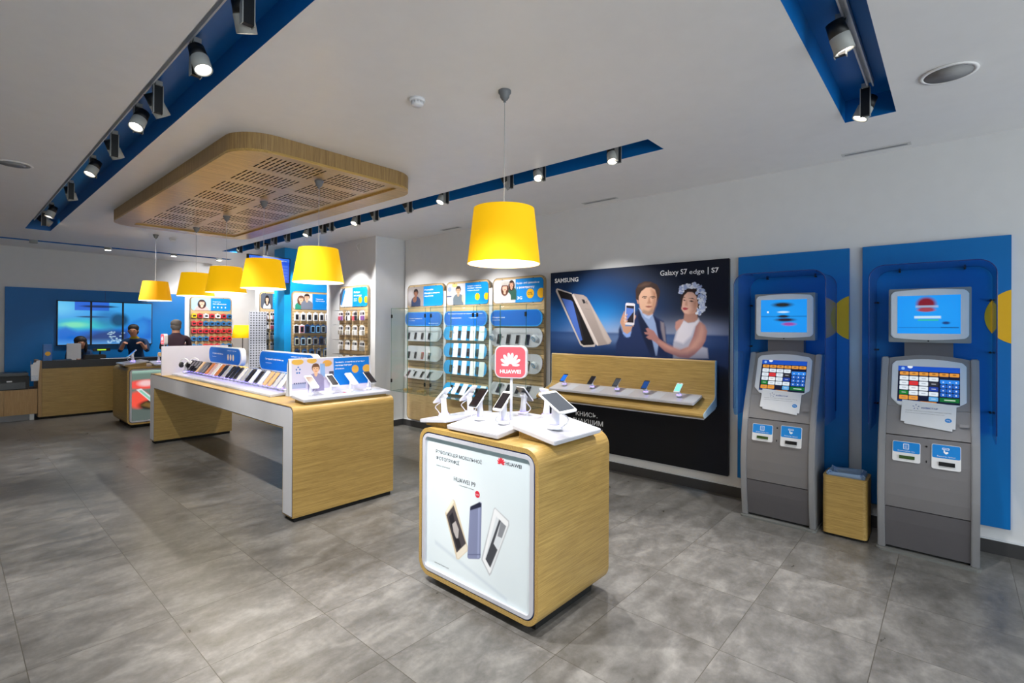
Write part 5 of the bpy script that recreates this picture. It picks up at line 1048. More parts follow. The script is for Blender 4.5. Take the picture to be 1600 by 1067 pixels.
def display_wall(y1, w, idx, side, kind, lines, extra, pill_lines, rows, stripes, rowh):
    X = 4.61; F = FX(X, y1, 0)
    slat_panel(F, w, .13, 2.115, 'rounded oak slatted display panel, %s of the three behind glass' % side, zs=(.56, 1.72))
    banner(F, w, 1.80, 2.09, 'blue photo banner on top of the %s slatted panel' % side, photo_art(kind), lines, extra=extra)
    t = thing('pill_sign', 'blue pill-shaped sign on the %s slatted panel above its phone trays' % side, 'sign', F(w/2, 1.57, .04))
    MB().prism(rrect(.0, w-.01, 1.52, 1.71, .085, 10), F, .03, .04).build('sign_board', mat('pill_blue', '#006ad0', .5, spec=.2), t); MB().ring(rrect(-.004, w-.006, 1.515, 1.715, .09, 10), rrect(.004, w-.014, 1.524, 1.706, .081, 10), F, .026, .042).build('edge', mat('sign_cyan_edge', '#3aa6e8', .3), t)
    for s, a, b, ww, hh in pill_lines: text(s, F, a*w, b, ww*w, hh, WTXT, 'lettering', t, c=.042, bold=.02)
    for a in (.25*w, .75*w): MB().fbox(F, a-.01, a+.01, 1.6, 1.62, 0, .03).build('bracket', STEEL, t)
    for r, (zc, tilt, dy) in enumerate(rows):
        G = pill_tray(F, w*1.0, zc, rowh, tilt, '%s tray with phones on the %s slatted panel, %s from top' % ('blue and white striped' if stripes else 'white pill-shaped', side, ['first', 'second', 'third', 'fourth'][r]), stripes)
        pc = {0: ['navy', 'navy', 'grey', 'grey'], 1: ['black', 'grey', 'red', 'grey'], 2: ['grey', 'silver', 'grey', 'black'], 3: ['black']*4}[r] if idx == 0 else (['black']*4 if idx == 1 else ['navy', 'grey', 'silver', 'navy'])
        if idx == 1 and r == 0: pc = ['gold', 'black', 'black', 'black']
        for k in range(4):
            big = 1.25 if idx == 2 else 1.0; a = w*(.19+.185*k) if idx != 1 else w*(.19+.205*k)
            if idx == 0: a = w*(.14+.2*k)*.95
            wall_phone(G, a, .025, pc[k], '%s phone on the %s tray of the %s slatted panel' % (cols4[k], rowsn[r], side), 'phones on the %s slatted panel' % side, .10*big, .046*big)
        if idx == 2 and r < 2:
            for a in ((.06, .88) if r == 0 else (.88,)):
                q = thing('fitness_band', 'round white fitness band at the %s of the %s tray of the rightmost slatted panel' % ('left' if a < .5 else 'right', rowsn[r]), 'fitness band', G(a*w, .1, .02))
                H = frame(G(a*w, .11, .015), Vector((-.3, -1, 0)), Vector((-.55, 0, .8)))
                MB().lathe([(.04, -.015), (.044, -.012), (.044, .02), (.04, .024)], n=28, F=lambda x, y, z, H=H: H(x, y, z)).build('band', C_['white'], q); MB().lathe([(.026, .0245), (.034, .0255), (.034, .026), (.026, .0265)], n=28, F=lambda x, y, z, H=H: H(x, y, z), closed=True).build('blue_ring', CYAN, q)
    # shelf lip and little wooden blocks
    return F
P0 = [(1.40, .18, 0), (1.12, .18, 0), (.86, .62, 0)]
W3 = .825
display_wall(6.16, W3, 0, 'leftmost', 'man_phone', [('Отримуйте', .40, 2.02, .2, .026), ('більше з новими', .40, 1.975, .34, .026), ('тарифами', .40, 1.93, .2, .026)], None, [('Інтернет швидкий 3G', .12, 1.61, .36, .02), ('за 2 хвилини', .12, 1.585, .16, .012), ('без комісії', .66, 1.545, .26, .014)], P0, False, .215)
display_wall(5.28, W3, 1, 'middle', 'salesman', [('Знайдіть смартфон', .42, 2.035, .26, .018), ('дешевше – магазин', .42, 2.005, .27, .018), ('поверне різницю', .42, 1.975, .23, .018)], yellow_dots(W3, 1.90, .045, None), [('Безкоштовний інтернет-магазин', .1, 1.67, .8, .018), ('Швидка доставка', .17, 1.615, .25, .014), ('Гарантія', .60, 1.615, .18, .014)], [(1.42, .12, 0), (1.19, .12, 0), (.96, .12, 0), (.70, .62, 0)], True, .19)
display_wall(4.39, W3, 2, 'rightmost', 'two_women', [('Будь-які девайси', .40, 2.02, .35, .028), ('у розстрочку', .40, 1.965, .28, .028), ('3G', .41, 1.84, .08, .035)], yellow_dots(W3, 1.905, .058, '0%'), [('Смартфони', .04, 1.61, .25, .024), ('від наших партнерів', .04, 1.585, .16, .011)], [(1.385, .2, 0), (1.075, .2, 0), (.79, .6, 0)], False, .235)
# white posts between the panels and glass showcases in front of them
for k, (ya, yb) in enumerate(((5.285, 5.33), (4.395, 4.45))):
    tag(MB().box(4.60, 4.678, ya, yb, .15, 2.0).build('white_post', WPLAST), 'slim white upright post between the %s slatted panels' % ('leftmost and middle' if k == 0 else 'middle and rightmost'), 'post')
def showcase(y0, y1, label):
    t = thing('glass_showcase', label, 'glass case', (4.45, (y0+y1)/2, .57)); x0, x1, z0, z1, th = 4.30, 4.575, .575, 1.765, .005
    for n_, b in (('top_pane', (x0, x1, y0, y1, z1-th, z1)), ('bottom_pane', (x0, x1, y0, y1, z0, z0+th)), ('side_pane', (x0, x1, y0, y0+th, z0+th, z1-th)), ('side_pane', (x0, x1, y1-th, y1, z0+th, z1-th))): MB().box(*b).build(n_, GLASS, t)
    ym = (y0+y1)/2
    for a, b in ((y0, ym-.002), (ym+.002, y1)):
        d = MB().box(x0-th, x0-.0005, a, b, z0, z1).build('glass_door', GLASS, t)
        e = MB()
        for (p, q, r_, s_) in ((a, b, z0, z0+.003), (a, b, z1-.003, z1), (a, a+.002, z0, z1), (b-.002, b, z0, z1)): e.box(x0-th-.0004, x0-.0002, p, q, r_, s_)
        e.build('polished_edge', GEDGE, d)
        for z in (z0+.12, z1-.14): MB().box(x0-th-.004, x0+.006, (b-.022 if b > ym+.01 else a), (b if b > ym+.01 else a+.022), z, z+.05).build('hinge', BLACK, d)
    for z in (z0, z1):
        e = MB()
        for y in (y0, y1-.003): e.box(x0, x1, y, y+.003, z-.0005, z+.0025)
        e.build('polished_edge', GEDGE, t)
showcase(5.35, 6.13, 'frameless glass showcase with black hinges in front of the leftmost slatted panel'); showcase(4.42, 5.25, 'frameless glass showcase in front of the middle slatted panel'); showcase(3.58, 4.37, 'frameless glass showcase in front of the rightmost slatted panel')
for y, l in ((5.93, 'left'), (5.62, 'right')): tag(MB().box(4.40, 4.50, y-.045, y+.045, .5805, .61).build('wooden_block', OAK_Y, bevel=.003), '%s small oak block on the floor of the leftmost glass showcase' % l, 'block')
# ------------------------------------------------------------------ accessory panels with hanging packs
PACK = {}
def pack_proto(kind, c1, c2):
    key = (kind, c1, c2)
    if key in PACK: return PACK[key]
    m = MB(); w, h, d = {'box': (.10, .10, .05), 'case': (.092, .155, .014), 'slim': (.05, .15, .02)}[kind]
    F = frame((0, 0, -5), (1, 0, 0), (0, 0, 1))
    if kind == 'box':
        m.prism([(-w/2, -h), (w/2, -h), (w/2, -.015), (w*.2, -.015), (w*.12, 0), (-w*.12, 0), (-w*.2, -.015), (-w/2, -.015)], F, 0, .003, 1); m.prism(rrect(-w*.45, w*.45, -h+.004, -.02, .01, 2), F, .003, d, 0); m.prism([(-w*.25, -h+.02), (w*.3, -h+.03), (w*.2, -.035), (-w*.3, -.04)], F, d, d+.002, 2)
    elif kind == 'case':
        m.prism([(-w/2, -h), (w/2, -h), (w/2, -.02), (w*.2, -.015), (w*.15, 0), (-w*.15, 0), (-w*.2, -.015), (-w/2, -.02)], F, 0, .004, 1); m.prism(rrect(-w*.38, w*.38, -h+.008, -.026, .01, 3), F, .004, d, 0); m.prism(rrect(-w*.28, w*.28, -h+.02, -.045, .004, 2), F, d, d+.001, 2)
    else:
        m.prism([(-w/2, -h), (w/2, -h), (w/2, -.02), (w*.2, -.015), (w*.15, 0), (-w*.15, 0), (-w*.2, -.015), (-w/2, -.02)], F, 0, .003, 1); m.prism(rrect(-w*.35, w*.35, -h+.005, -h*.55, .005, 2), F, .003, d, 0); m.prism([(-w*.3, -.03), (w*.3, -.03), (w*.3, -h*.45), (-w*.3, -h*.45)], F, .003, .006, 2)
    me = m.build('accessory_pack', [mat('pack_'+c1, c1, .35), mat('packcard_'+c2, c2, .4), mat('packdark', '#1c1d22', .3)], None); bpy.data.objects.remove(PACK.get('x')) if 'x' in PACK else None
    PACK[key] = me; PROTOS.append(me); return me
def hang(F, a, z, out, kind, c1, c2, label, grp, rot):
    p = pack_proto(kind, c1, c2); o = p.copy(); COL.objects.link(o); o.location = Vector(F(a, z, out))+Vector((0, 0, 5)); o.rotation_euler = (0, 0, rot); tag(o, label, 'package', grp)
def hooks(F, t, w, z, n, L=.12):
    for i in range(n):
        a = w*(i+.5)/n; MB().tube([F(a, z+.004, 0), F(a, z+.004, L), F(a, z+.012, L+.006)], .0022, 5).build('hook', STEEL, t)
R = random.Random(11)
ordc = ['first', 'second', 'third', 'fourth', 'fifth', 'sixth', 'seventh', 'eighth', 'ninth', 'tenth', 'eleventh', 'twelfth']
# woman banner panel against the back wall
F1 = FY(11.955, 3.40, 0); w1_ = .79
t1 = slat_panel(F1, w1_, .3, 2.11, 'oak slatted panel with red and blue boxed accessories by the blue back wall', grain=OAK_PALE_X, zs=(.5, 1.78))
def icons(F, sh):
    m = MB()
    for i in range(4): m.prism(rrect(.43+i*.075, .455+i*.075, 1.88, 1.91, .006, 2), F, .0072, .0078)
    m.build('app_icons', WTXT, sh)
banner(F1, w1_, 1.82, 2.09, 'photo banner of a long-haired woman above the boxed accessories', photo_art('woman', .48), [('Смартфони', .42, 2.0, .15, .026), ('без обмежень', .42, 1.955, .27, .026)], extra=icons)
RC = [['y', 'r', 'w', 'r', 'w', 'r', 'b'], ['r', 'r', 'b', 'b', 'b', 'b', 'b'], ['r', 'r', 'r', 'r', 'r', 'r', 'r'], ['b', 'b', 'b', 'r', 'r', 'r', 'r'], ['b', 'b', 'r', 'r', 'r', 'b', 'b']]
CC = dict(y=('#e8c81c', '#e8c81c'), r=('#c83440', '#d8303c'), w=('#e8e8ea', '#f0f0f2'), b=('#2a6ca8', '#3a8cc8')); CN = dict(y='yellow', r='red', w='white', b='blue')
for r, z in enumerate((1.76, 1.60, 1.44, 1.28, 1.12)):
    hooks(F1, t1, w1_, z, 7, .07)
    for i, c in enumerate(RC[r]): hang(F1, w1_*(i+.5)/7, z, .02+.0*i, 'box', CC[c][0], CC[c][1], '%s boxed accessory by the back wall, row %s from the top, %s in the row' % (CN[c], ['one', 'two', 'three', 'four', 'five'][r], ordc[i]), 'boxed accessories on the back wall panel', 0)
# blue column with couple banner
struct(MB().box(3.81, 4.80, 8.505, 8.9, 0, CZ), 'wall_column', mat('column_blue', '#0c93d6', .4))
F2 = FY(8.47, 3.925, 0); w2_ = .775
t2 = slat_panel(F2, w2_, .25, 2.10, 'oak slatted panel with phone cases on the bright blue column', grain=OAK_PALE_X, zs=(.5, 1.76))
banner(F2, w2_, 1.79, 2.07, 'photo banner of a young couple on the blue column', photo_art('couple'), [('Унікальна', .42, 1.97, .14, .022), ('пропозиція', .42, 1.935, .17, .022)])
R2 = [[('#e9e9ec', '#f2f2f4')]*7, [('#1c1d22', '#f2f2f4'), ('#d88a98', '#f2f2f4'), ('#25324c', '#1c4a80'), ('#7ab0d8', '#1c4a80'), ('#7ab0d8', '#1c4a80'), ('#9fa8a8', '#1c4a80'), ('#25324c', '#1c4a80'), ('#35608c', '#1c4a80')], [('#c8ccb8', '#1c4a80'), ('#a8c8dc', '#1c4a80'), ('#d8dcc8', '#1c4a80'), ('#8c9090', '#1c4a80'), ('#35384c', '#1c4a80'), ('#9a9a88', '#1c4a80'), ('#5a5c54', '#1c4a80')], [('#25324c', '#1c4a80'), ('#5a7a9c', '#1c4a80'), ('#35608c', '#1c4a80'), ('#8c9090', '#1c4a80'), ('#9a9a88', '#1c4a80'), ('#25324c', '#1c4a80')]]
for r, z in enumerate((1.745, 1.535, 1.325, 1.115)):
    n = len(R2[r]); hooks(F2, t2, w2_, z, n)
    for i, (c1, c2) in enumerate(R2[r]): hang(F2, w2_*(i+.5)/n, z, .06, 'case', c1, c2, '%s phone case pack on the blue column, %s row, %s from left' % ('white' if r == 0 else 'dark' if c1 in ('#1c1d22', '#25324c') else 'pale' , rowsn[r], ordc[i]), 'phone case packs on the blue column', 0)
# narrow panel with the dark haired woman further back
F3 = FY(9.62, 3.86, 0); w3_ = .46
struct(MB().box(3.84, 5.3, 9.66, 9.80, 0, CZ), 'wall_recess', WALLW)
t3 = slat_panel(F3, w3_, .3, 2.14, 'narrow oak slatted panel with pink and white cases left of the blue column', grain=OAK_PALE_X, zs=(.5, 1.78))
banner(F3, w3_, 1.82, 2.11, 'photo banner of a dark-haired woman left of the blue column', photo_art('dark_woman', .5), [('Знай', .25, 2.03, .08, .022), ('кращий', .25, 1.985, .13, .022), ('побут', .25, 1.945, .1, .022)])
for r, z in enumerate((1.77, 1.59, 1.40, 1.21)):
    n = 9; hooks(F3, t3, w3_, z, n, .1)
    for i in range(n):
        c = R.choice([('#d88a98', '#e8c8d0'), ('#e9e9ec', '#f2f2f4'), ('#b86a78', '#f0e0e4')] if r == 0 else [('#a04858', '#e0c8cc'), ('#c8ccd4', '#e8eaee'), ('#e9e9ec', '#f2f2f4')] if r == 1 else [('#55585e', '#8a8c90'), ('#2c2d32', '#c8cacc'), ('#8c8e92', '#b8babc')])
        hang(F3, w3_*(i+.5)/n, z, .03+.035*(i % 2), 'slim', c[0], c[1], 'slim accessory pack left of the blue column, %s row, %s from left' % (rowsn[r], ordc[i]), 'slim packs on the narrow panel', .35)
# perforated white board
def dots():
    t = thing('perforated_board', 'white board dotted with round grey holes beside the yellow floor lamp', 'board', (3.80, 9.5, .75)); F = FY(9.5, 3.63, 0)
    MB().prism([(0, .75), (.30, .75), (.30, 1.76), (0, 1.76)], F, -.02, 0).build('board', WHITE, t)
    m = MB()
    for r in range(22):
        for c in range(6): m.cyl(F(.03+.048*c, .78+.0455*r, 0), F(.03+.048*c, .78+.0455*r, .0008), .0135, n=10)
    m.build('hole_pattern', mat('hole_grey', '#4c4c52', .6), t)
    for a in (.02, .27): MB().fbox(F, a, a+.02, 0, .75, -.02, -.0).build('leg', WPLAST, t)
    MB().fbox(F, -.02, .31, 0, .01, -.12, .1).build('foot', WPLAST, t)
dots()
# pillar panel with cable packs (faces the island)
F4 = FX(4.13, 7.27, 0); w4_ = .80
t4 = slat_panel(F4, w4_, .25, 2.12, 'oak slatted panel full of small hanging cable packs on the white pillar', zs=(.35, 1.74))
banner(F4, w4_, 1.80, 2.09, 'photo banner with opened white box picture on the pillar panel', photo_art('box', .47), [('Вигідно', .42, 2.0, .17, .034), ('всі разом', .42, 1.95, .21, .03), ('пакети', .42, 1.91, .09, .015), ('послуг', .42, 1.88, .09, .015)], extra=yellow_dots(w4_, 1.90, .05, None))
for r, z in enumerate((1.74, 1.52, 1.29, 1.07)):
    n = 12; hooks(F4, t4, w4_, z, n, .13)
    for i in range(n):
        c = R.choice([('#8a5a9a', '#e8e0ea'), ('#c85a68', '#f0e4e6'), ('#2c2d32', '#9a9ca0'), ('#e9e9ec', '#f2f2f4')] if r == 0 else [('#f0f0f2', '#f4f4f6'), ('#d8d8dc', '#eceef0'), ('#c8c4bc', '#f2f2f4'), ('#9a968e', '#e4e4e6')])
        hang(F4, w4_*(i+.5)/n, z, .015+.02*(i % 3), 'slim', c[0], c[1], 'small hanging cable pack on the pillar panel, %s row, %s from the far side' % (rowsn[r], ordc[i]), 'cable packs on the pillar panel', -PI/2+.25)
# teal poster wall behind the pillar gap
tag(MB().box(4.81, 5.28, 8.6, 8.62, .2, 1.9).build('teal_panel', mat('teal_panel', '#0f5a80', .4)), 'dark teal panel in the gap between the blue column and the white pillar', 'wall panel')
# ------------------------------------------------------------------ floor lamp and queue monitor
def floor_lamp():
    t = thing('floor_lamp', 'yellow-shaded floor lamp standing near the back wall', 'lamp', (4.26, 11.5, 0))
    MB().lathe([(.13, 0), (.13, .012), (.02, .022), (.011, .03)], n=28).build('base', BLACK, t, local=True); MB().cyl((0, 0, .02), (0, 0, 1.26), .009, n=10).build('pole', BLACK, t, local=True)
    MB().lathe([(.21, 1.24), (.165, 1.515)], n=40).build('lamp_shade', SH[0], t, local=True)
    me = t.children[-1].data; bm = bmesh.new(); bm.from_mesh(me); bmesh.ops.delete(bm, geom=[f for f in bm.faces if len(f.verts) > 4], context='FACES'); bm.to_mesh(me); bm.free()
    MB().ell((0, 0, 1.36), (.03, .03, .04), 12, 8).build('bulb', LENS, t, local=True)
    for z, p in ((1.30, 5), (1.47, 4)):
        ld = bpy.data.lights.new('glow', 'POINT'); ld.energy = p; ld.shadow_soft_size = .05; ld.color = (1, .84, .6); lo = bpy.data.objects.new('bulb_light', ld); COL.objects.link(lo); lo.parent = t; lo.location = (0, 0, z)
floor_lamp()
def queue_monitor():
    t = thing('queue_monitor', 'blue queue-information monitor hung from the ceiling by the blue column', 'monitor', (3.45, 8.3, 2.4)); F = frame((3.11, 8.22, 2.20), (1, .12, 0), (.0, -.05, 1)); F0 = F
    MB().prism(rrect(0, .70, 0, .42, .006, 2), F, -.05, 0).build('housing', BLACK, t)
    A = Art(60, 36, '#2450d8'); A.rect(0, 1, .86, 1, '#3a74ee'); A.rect(.0, 1, 0, .84, '#2a5ae0'); 
    for k in range(5): A.rect(.62, .96, .12+.13*k, .2+.13*k, '#5a86f0', .6)
    sh = A.sheet(F, .015, .685, .015, .405, 'screen', print_mat('lit_screen', .15, .62), t, .001)
    text('Система управління чергою', F, .04, .352, .60, .026, WTXT, 'lettering', sh, c=.002, bold=.02)
    MB().cyl((3.45, 8.33, 2.6), (3.45, 8.33, CZ-.01), .014, n=12).cyl((3.45, 8.33, CZ-.02), (3.45, 8.33, CZ), .06, n=20).build('ceiling_mount', BLACK, t)
queue_monitor()
t = thing('wire_loop', 'small white wire loop fixed high on the pillar', 'wire', (4.165, 6.75, 2.72)); MB().tube([(4.155, 6.66, 2.75), (4.14, 6.7, 2.755), (4.135, 6.78, 2.75), (4.14, 6.82, 2.73), (4.15, 6.78, 2.66), (4.155, 6.74, 2.63), (4.15, 6.72, 2.68), (4.155, 6.72, 2.74)], .004, 6).build('wire', ALU, t)
# ------------------------------------------------------------------ service area at the back
def tv_wall():
    t = thing('blue_feature_panel', 'large deep blue panel on the back wall behind the screens', 'wall panel', (2.0, 11.97, .1)); MB().box(.675, 3.30, 11.955, 11.999, .1, 2.14).build('panel', BLUE_DEEP, t, bevel=.003)
    m = MB(); m.box(2.0, 2.004, 11.953, 11.955, .1, 2.13); m.build('panel_joint', NAVY, t)
    A = Art(180, 84, '#2a8ce0'); A.grad(.45, 1, '#4ab4f0', .8); A.glow(.0, .85, .2, .2, '#7ad4f4', .7); A.ell(.28, .47, .3, .13, '#36c8c0', .8, .9); A.ell(.17, .46, .13, .06, '#8ae8b0', .7, .9)
    A.rect(.17, .52, .80, 1, '#1a50d0', .85); A.ell(.42, .9, .18, .03, '#0c2048', .9, .6); A.ell(.36, .65, .16, .02, '#0c2a50', .9, .6); A.ell(.5, .6, .14, .2, '#1c6aa8', .7, .8); A.ell(.63, .58, .09, .16, '#0a3a5c', .85, .6)
    A.poly([(0, .35), (.08, .42), (.2, .3), (.35, .36), (.5, .3), (.66, .34), (.78, .55), (.9, .66), (1, .6), (1, 0), (0, 0)], '#1462c8', .85, .02); A.poly([(.2, .15), (.4, .3), (.55, .36), (.72, .3), (.72, .05), (.3, .05)], '#2a2c54', .75, .03)
    for k in range(40): A.ell(.5+.18*R.random(), .02+.28*R.random(), .012, .014, '#c8ecfc', .55, .6)
    A.grad(.15, 0, '#7ac4f4', .4); A.ell(.86, .4, .1, .2, '#3aa0ec', .5, .9)
    X0, X1, Z0, Z1 = 1.32, 2.73, 1.14, 1.925; pw_ = (X1-X0)/3
    for k in range(3):
        q = thing('video_screen', '%s of three tall video screens showing a blue surf scene' % ['leftmost', 'middle', 'rightmost'][k], 'screen', (X0+pw_*(k+.5), 11.93, Z0)); xa, xb = X0+pw_*k, X0+pw_*(k+1)-.002
        MB().box(xa, xb, 11.90, 11.95, Z0-.01, Z1+.01).build('housing', BLACK, q); F = FY(11.90, xa, Z0)
        B = Art(60, 84, '#000000'); B.a = A.a[:, k*60:(k+1)*60].copy(); B.sheet(F, .014, pw_-.016, .005, Z1-Z0-.005, 'screen', print_mat('video_picture', .15, .62), q, .001)
tv_wall()
def counter():
    x0, x1, y0 = .99, 3.35, 10.86; t = thing('service_counter', 'oak service counter with dark grey top in front of the blue wall', 'counter', ((x0+x1)/2, 11.1, 0))
    MB().box(x0+.045, x1, y0, y0+.03, .035, .80).build('front_panel', OAK_X, t); MB().box(x0, x0+.043, y0, y0+.6, .035, .925).build('end_panel', OAK_Z, t, bevel=.003); MB().box(x1-.04, x1, y0+.03, y0+.6, .035, .9).build('end_panel', OAK_Z, t)
    MB().box(x0+.046, x1, y0-.004, y0+.025, .802, .922).build('dark_fascia', mat('anthracite', '#303238', .5), t, bevel=.002); MB().box(x0+.046, x1, y0+.026, y0+.5, .885, .912).build('worktop', mat('anthracite', '#303238', .5), t)
    MB().box(x0+.02, x1-.02, y0+.02, y0+.04, 0, .034).build('plinth', DARK, t)
counter()
def side_cabinet():
    t = thing('low_cabinet', 'low oak cabinet at the far left carrying a black printer', 'cabinet', (.5, 11.1, 0)); MB().box(-.2, .985, 10.88, 11.4, .095, .485).build('body', OAK_Z, t, bevel=.002)
    for x in (.25, .61): MB().box(x, x+.0025, 10.8785, 10.88, .1, .48).build('door_gap', DARK, t)
    MB().box(-.2, .95, 10.92, 10.94, .0, .094).build('plinth', mat('plinth_grey', '#7d7f84', .4), t); MB().box(.90, .95, 10.90, 10.915, 0, .09).build('leg', ALU, t)
side_cabinet()
def printer():
    t = thing('printer', 'black office printer on the low cabinet at the far left edge', 'printer', (.68, 11.05, .485)); MB().box(.45, .895, 10.9, 11.3, .486, .70).build('body', BLACK, t, bevel=.012); MB().box(.46, .885, 10.92, 11.28, .701, .745).build('scanner_lid', mat('charcoal_lid', '#17191d', .3), t, bevel=.008)
    MB().box(.50, .85, 10.888, 10.90, .50, .60).build('paper_drawer', mat('charcoal_drawer', '#101114', .25), t, bevel=.003); MB().box(.64, .70, 10.895, 10.899, .61, .63).build('badge', GREYL, t)
printer()
def brochures():
    t = thing('brochure_holder', 'clear brochure holder with white leaflets at the left end of the counter', 'brochure holder', (.955, 10.87, .49)); MB().box(.90, .905, 10.80, 10.875, .62, .93).build('clear_back', CLEARP, t); MB().box(.905, .98, 10.80, 10.804, .62, .70).build('clear_front', CLEARP, t)
    MB().box(.905, .985, 10.80, 10.875, .615, .62).build('shelf', CLEARP, t)
    for k in range(3):
        F = frame((.91+.02*k, 10.82, .621), (1, 0, 0), (.05*k-.05, .1, 1)); tag(MB().prism([(0, 0), (.04, 0), (.045, .26+.03*k), (.0, .25+.03*k)], F, 0, .002).build('leaflet', mat('paper', '#e6e7ea', .7)), 'white leaflet in the clear holder at the counter end, %s of three' % ['left', 'middle', 'right'][k], 'leaflet')
brochures()
tag(MB().box(1.06, 1.165, 11.0, 11.1, .913, 1.18).build('blue_box', mat('carton_blue', '#1a6cc0', .35)), 'tall blue carton with yellow dot on the counter', 'box')
b = MB().cyl((1.115, 10.9995, 1.03), (1.115, 10.998, 1.03), .035, n=24).build('yellow_dot', YELLOW, bpy.data.objects['blue_box'])
def monitor_back():
    t = thing('desk_monitor', 'pale grey back of a monitor on the service counter', 'monitor', (1.44, 11.05, .913)); MB().box(1.35, 1.535, 11.05, 11.075, .93, 1.19).build('housing', mat('monitor_white', '#c9cad0', .4), t, bevel=.006); MB().box(1.41, 1.47, 11.03, 11.12, .9125, .93).build('foot', GREYL, t)
monitor_back()
def till():
    t = thing('cash_terminal', 'black cash terminal with green display on the counter', 'cash register', (1.75, 11.1, .913)); MB().box(1.58, 1.86, 11.0, 11.25, .913, .99).build('body', BLACK, t, bevel=.01); MB().cyl((1.8, 11.15, .98), (1.8, 11.15, 1.05), .012, n=12).build('pole', BLACK, t)
    F = FY(11.13, 1.70, 1.045); MB().prism(rrect(0, .24, 0, .05, .01, 3), F, -.03, 0).build('customer_display', BLACK, t); MB().fbox(F, .06, .18, .015, .035, .0002, .001).build('green_digits', mat('green_digits', '#a8d838', .4, emit='#a8e030', es=.6), t)
till()
for x, w_, l in ((1.78, .42, 'thin white sheet lying on the counter by the cash terminal'), (2.62, .26, 'small white stack of paper on the counter behind the far podium')): tag(MB().box(x, x+w_, 10.92, 11.02, .913, .922 if w_ > .3 else .955).build('paper_stack', mat('paper', '#e6e7ea', .7)), l, 'paper')
# ------------------------------------------------------------------ people
def person(name, label, loc, rot, J, Rr, mats, zones, hair, hands=True, face=True):
    """one continuous skinned body; J are joint positions, mats are chosen per height/region by zones()"""
    t = thing(name, label, 'person', loc, rot)
    me = bpy.data.meshes.new('body'); names = list(J); idx = {k: i for i, k in enumerate(names)}
    V = [J[k] for k in names]; E = []; rad = [Rr.get(k, .05) for k in names]
    chains = [('pelvis', 'waist', 'chest', 'neck', 'skull', 'crown'), ('chest', 'shL', 'elL', 'wrL', 'palmL'), ('chest', 'shR', 'elR', 'wrR', 'palmR'), ('pelvis', 'hipL', 'knL', 'anL', 'toeL'), ('pelvis', 'hipR', 'knR', 'anR', 'toeR')]
    for c in chains: E += [(idx[a], idx[b]) for a, b in zip(c, c[1:])]
    if hands:
        for s in 'LR':
            p = Vector(J['palm'+s]); w = Vector(J['wr'+s]); d = (p-w).normalized(); side = d.cross(Vector((0, 0, 1))).normalized()
            for i in range(5):
                k = (i-1.5)*.011 if i < 4 else 0; L = (.03, .036, .034, .026, .03)[i]; base = len(V)
                if i < 4: V += [tuple(p+side*k+d*.018), tuple(p+side*k*1.2+d*(.018+L)-Vector((0, 0, L*.4)))]; E += [(idx['palm'+s], base), (base, base+1)]
                else: q = w.lerp(p, .6); V += [tuple(q+side*(.026 if s == 'L' else -.026)), tuple(q+side*(.036 if s == 'L' else -.036)+d*.028)]; E += [(idx['palm'+s], base), (base, base+1)]
                rad += [.0085, .007]
    me.from_pydata(V, E, []); o = bpy.data.objects.new('body_tmp', me); COL.objects.link(o)
    sk = o.modifiers.new('skin', 'SKIN'); sk.use_smooth_shade = True; sb = o.modifiers.new('sub', 'SUBSURF'); sb.levels = 2; sb.render_levels = 2
    sv = me.skin_vertices[0].data
    for i, r in enumerate(rad): sv[i].radius = (r, r) if isinstance(r, float) else r
    sv[idx['pelvis']].use_root = True
    dg = bpy.context.evaluated_depsgraph_get(); nm = bpy.data.meshes.new_from_object(o.evaluated_get(dg)); bpy.data.objects.remove(o); nm.name = 'body'
    nm.materials.clear()
    for m in mats: nm.materials.append(m)
    for p in nm.polygons: p.use_smooth = True; p.material_index = zones(p.center)
    b = bpy.data.objects.new('body', nm); COL.objects.link(b); b.parent = t; ORG[b.name] = Vector((0, 0, 0))
    c = Vector(J['skull']); hair(t, c)
    if face:
        f = MB()
        for sx in (-1, 1): f.ell((c.x+sx*.028, c.y-.078, c.z+.008), (.011, .007, .006), 8, 6, 0)
        f.build('eyes', mat('eye_dark', '#20181a', .3), t, local=True)
        MB().prism([(-.010, 0), (.010, 0), (.004, .034), (-.004, .034)], frame((c.x, c.y-.078, c.z-.024), (1, 0, 0), (0, .15, 1)), 0, .014).build('nose', SKIN, t, local=True, bevel=.003)
        MB().ell((c.x, c.y-.074, c.z-.042), (.021, .006, .005), 10, 6).build('mouth', mat('lip', '#9a5850', .5), t, local=True)
        for sx in (-1, 1): MB().ell((c.x+sx*.075, c.y+.005, c.z-.005), (.009, .014, .022), 8, 8).build('ear', SKIN, t, local=True)
    return t
SKIN = mat('skin', '#b98469', .55); SHIRT = mat('navy_shirt', '#10365e', .8); MAROON = mat('maroon_shirt', '#3a2430', .85); TROU = mat('black_trousers', '#121215', .8); COLLAR = mat('yellow_collar', '#b8a020', .7); HAIRD = mat('dark_hair', '#1a1412', .6); HAIRG = mat('grey_hair', '#6a625c', .6)
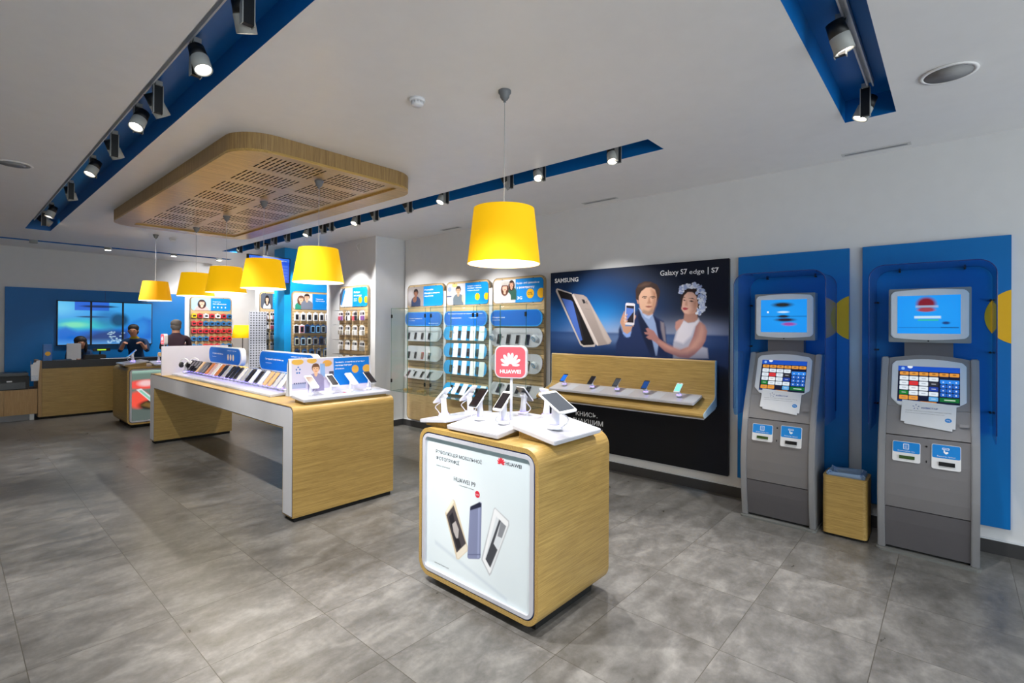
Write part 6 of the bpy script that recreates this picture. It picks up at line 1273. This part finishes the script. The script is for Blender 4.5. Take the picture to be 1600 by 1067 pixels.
def std(h=1.58, lean=0., reach=.25, hz=1.0, side=0):
    k = h/1.58; 
    J = dict(pelvis=(0, 0, .84), waist=(0, -.02-lean*.2, 1.0), chest=(0, -.03-lean*.8, 1.20-lean*.10), neck=(0, -.05-lean*1.2, 1.34-lean*.15), skull=(0, -.07-lean*1.45, 1.46-lean*.2), crown=(0, -.07-lean*1.5, 1.53-lean*.2),
             hipL=(.085, 0, .78), hipR=(-.085, 0, .78), knL=(.09, -.02, .43), knR=(-.09, -.02, .43), anL=(.09, .01, .07), anR=(-.09, .01, .07), toeL=(.095, -.11, .035), toeR=(-.095, -.11, .035),
             shL=(.17, -.03-lean*.9, 1.25-lean*.12), shR=(-.17, -.03-lean*.9, 1.25-lean*.12), elL=(.21, -.10-lean, 1.06-lean*.15), elR=(-.21, -.10-lean, 1.06-lean*.15), wrL=(.12, -.12-lean-reach, hz), wrR=(-.12, -.12-lean-reach, hz), palmL=(.10, -.16-lean-reach, hz-.005), palmR=(-.10, -.16-lean-reach, hz-.005))
    return {a: (b[0]*k, b[1]*k, b[2]*k) for a, b in J.items()}
RAD = dict(pelvis=(.13, .095), waist=(.12, .085), chest=(.145, .095), neck=.048, skull=(.074, .084), crown=(.05, .058), hipL=.08, hipR=.08, knL=.055, knR=.055, anL=.035, anR=.035, toeL=.03, toeR=.03, shL=.055, shR=.055, elL=.04, elR=.04, wrL=.026, wrR=.026, palmL=(.03, .016), palmR=(.03, .016))
def zone(J, bare=True):
    nz = J['neck'][2]; ww = Vector(J['wrL']); wr = Vector(J['wrR']); el = Vector(J['elL']); er = Vector(J['elR'])
    def f(c):
        if c.z < .80 and abs(c.x) < .2 and c.z < J['waist'][2]-.12: return 2
        for a, b in ((el, ww), (er, wr)):
            if (c-b).length < .10 or (bare and (c-a.lerp(b, .7)).length < .10): return 0
        if c.z > nz+.0: return 0
        if c.z > nz-.035 and abs(c.x) < .08: return 3
        return 1
    return f
def hair_short(m):
    def h(t, c):
        mb = MB(); mb.ell((c.x, c.y+.028, c.z+.05), (.086, .085, .075), 20, 12); mb.ell((c.x, c.y+.045, c.z-.01), (.08, .06, .08), 16, 10)
        mb.build('hair', m, t, local=True)
    return h
def hair_long(m):
    def h(t, c):
        mb = MB(); mb.ell((c.x, c.y+.028, c.z+.048), (.09, .088, .08), 20, 12); mb.ell((c.x, c.y+.05, c.z-.08), (.085, .05, .15), 16, 12)
        for s in (-1, 1): mb.ell((c.x+s*.07, c.y+.005, c.z-.06), (.025, .04, .11), 12, 10)
        mb.build('hair', m, t, local=True)
    return h
J1 = std(1.30, .12, .2, 1.12); J2 = std(1.56, .22, .10, 1.20); J3 = std(1.62, .05, .2, 1.15)
person('person', 'dark-haired person in navy working behind the grey monitor on the counter', (1.56, 11.62, 0), .1, J1, RAD, [SKIN, SHIRT, TROU, SHIRT], zone(J1, False), hair_long(HAIRD))
person('person', 'salesman in navy shirt with yellow collar leaning forward behind the counter', (2.43, 11.66, 0), -.35, J2, RAD, [SKIN, SHIRT, TROU, COLLAR], zone(J2), hair_short(HAIRD))
person('person', 'visitor in a dark maroon top standing at the counter seen from behind', (2.76, 10.46, 0), PI-.2, J3, RAD, [SKIN, MAROON, TROU, MAROON], zone(J3, False), hair_short(HAIRG))
for o in (stand0, phoneW, phoneB, tablet, tabstand, rs, es, ph_g, ph_d, ph_s, ph_b, ph_blue, *PROTOS, *protos.values()):
    for ch in list(o.children_recursive): bpy.data.objects.remove(ch)
    bpy.data.objects.remove(o)
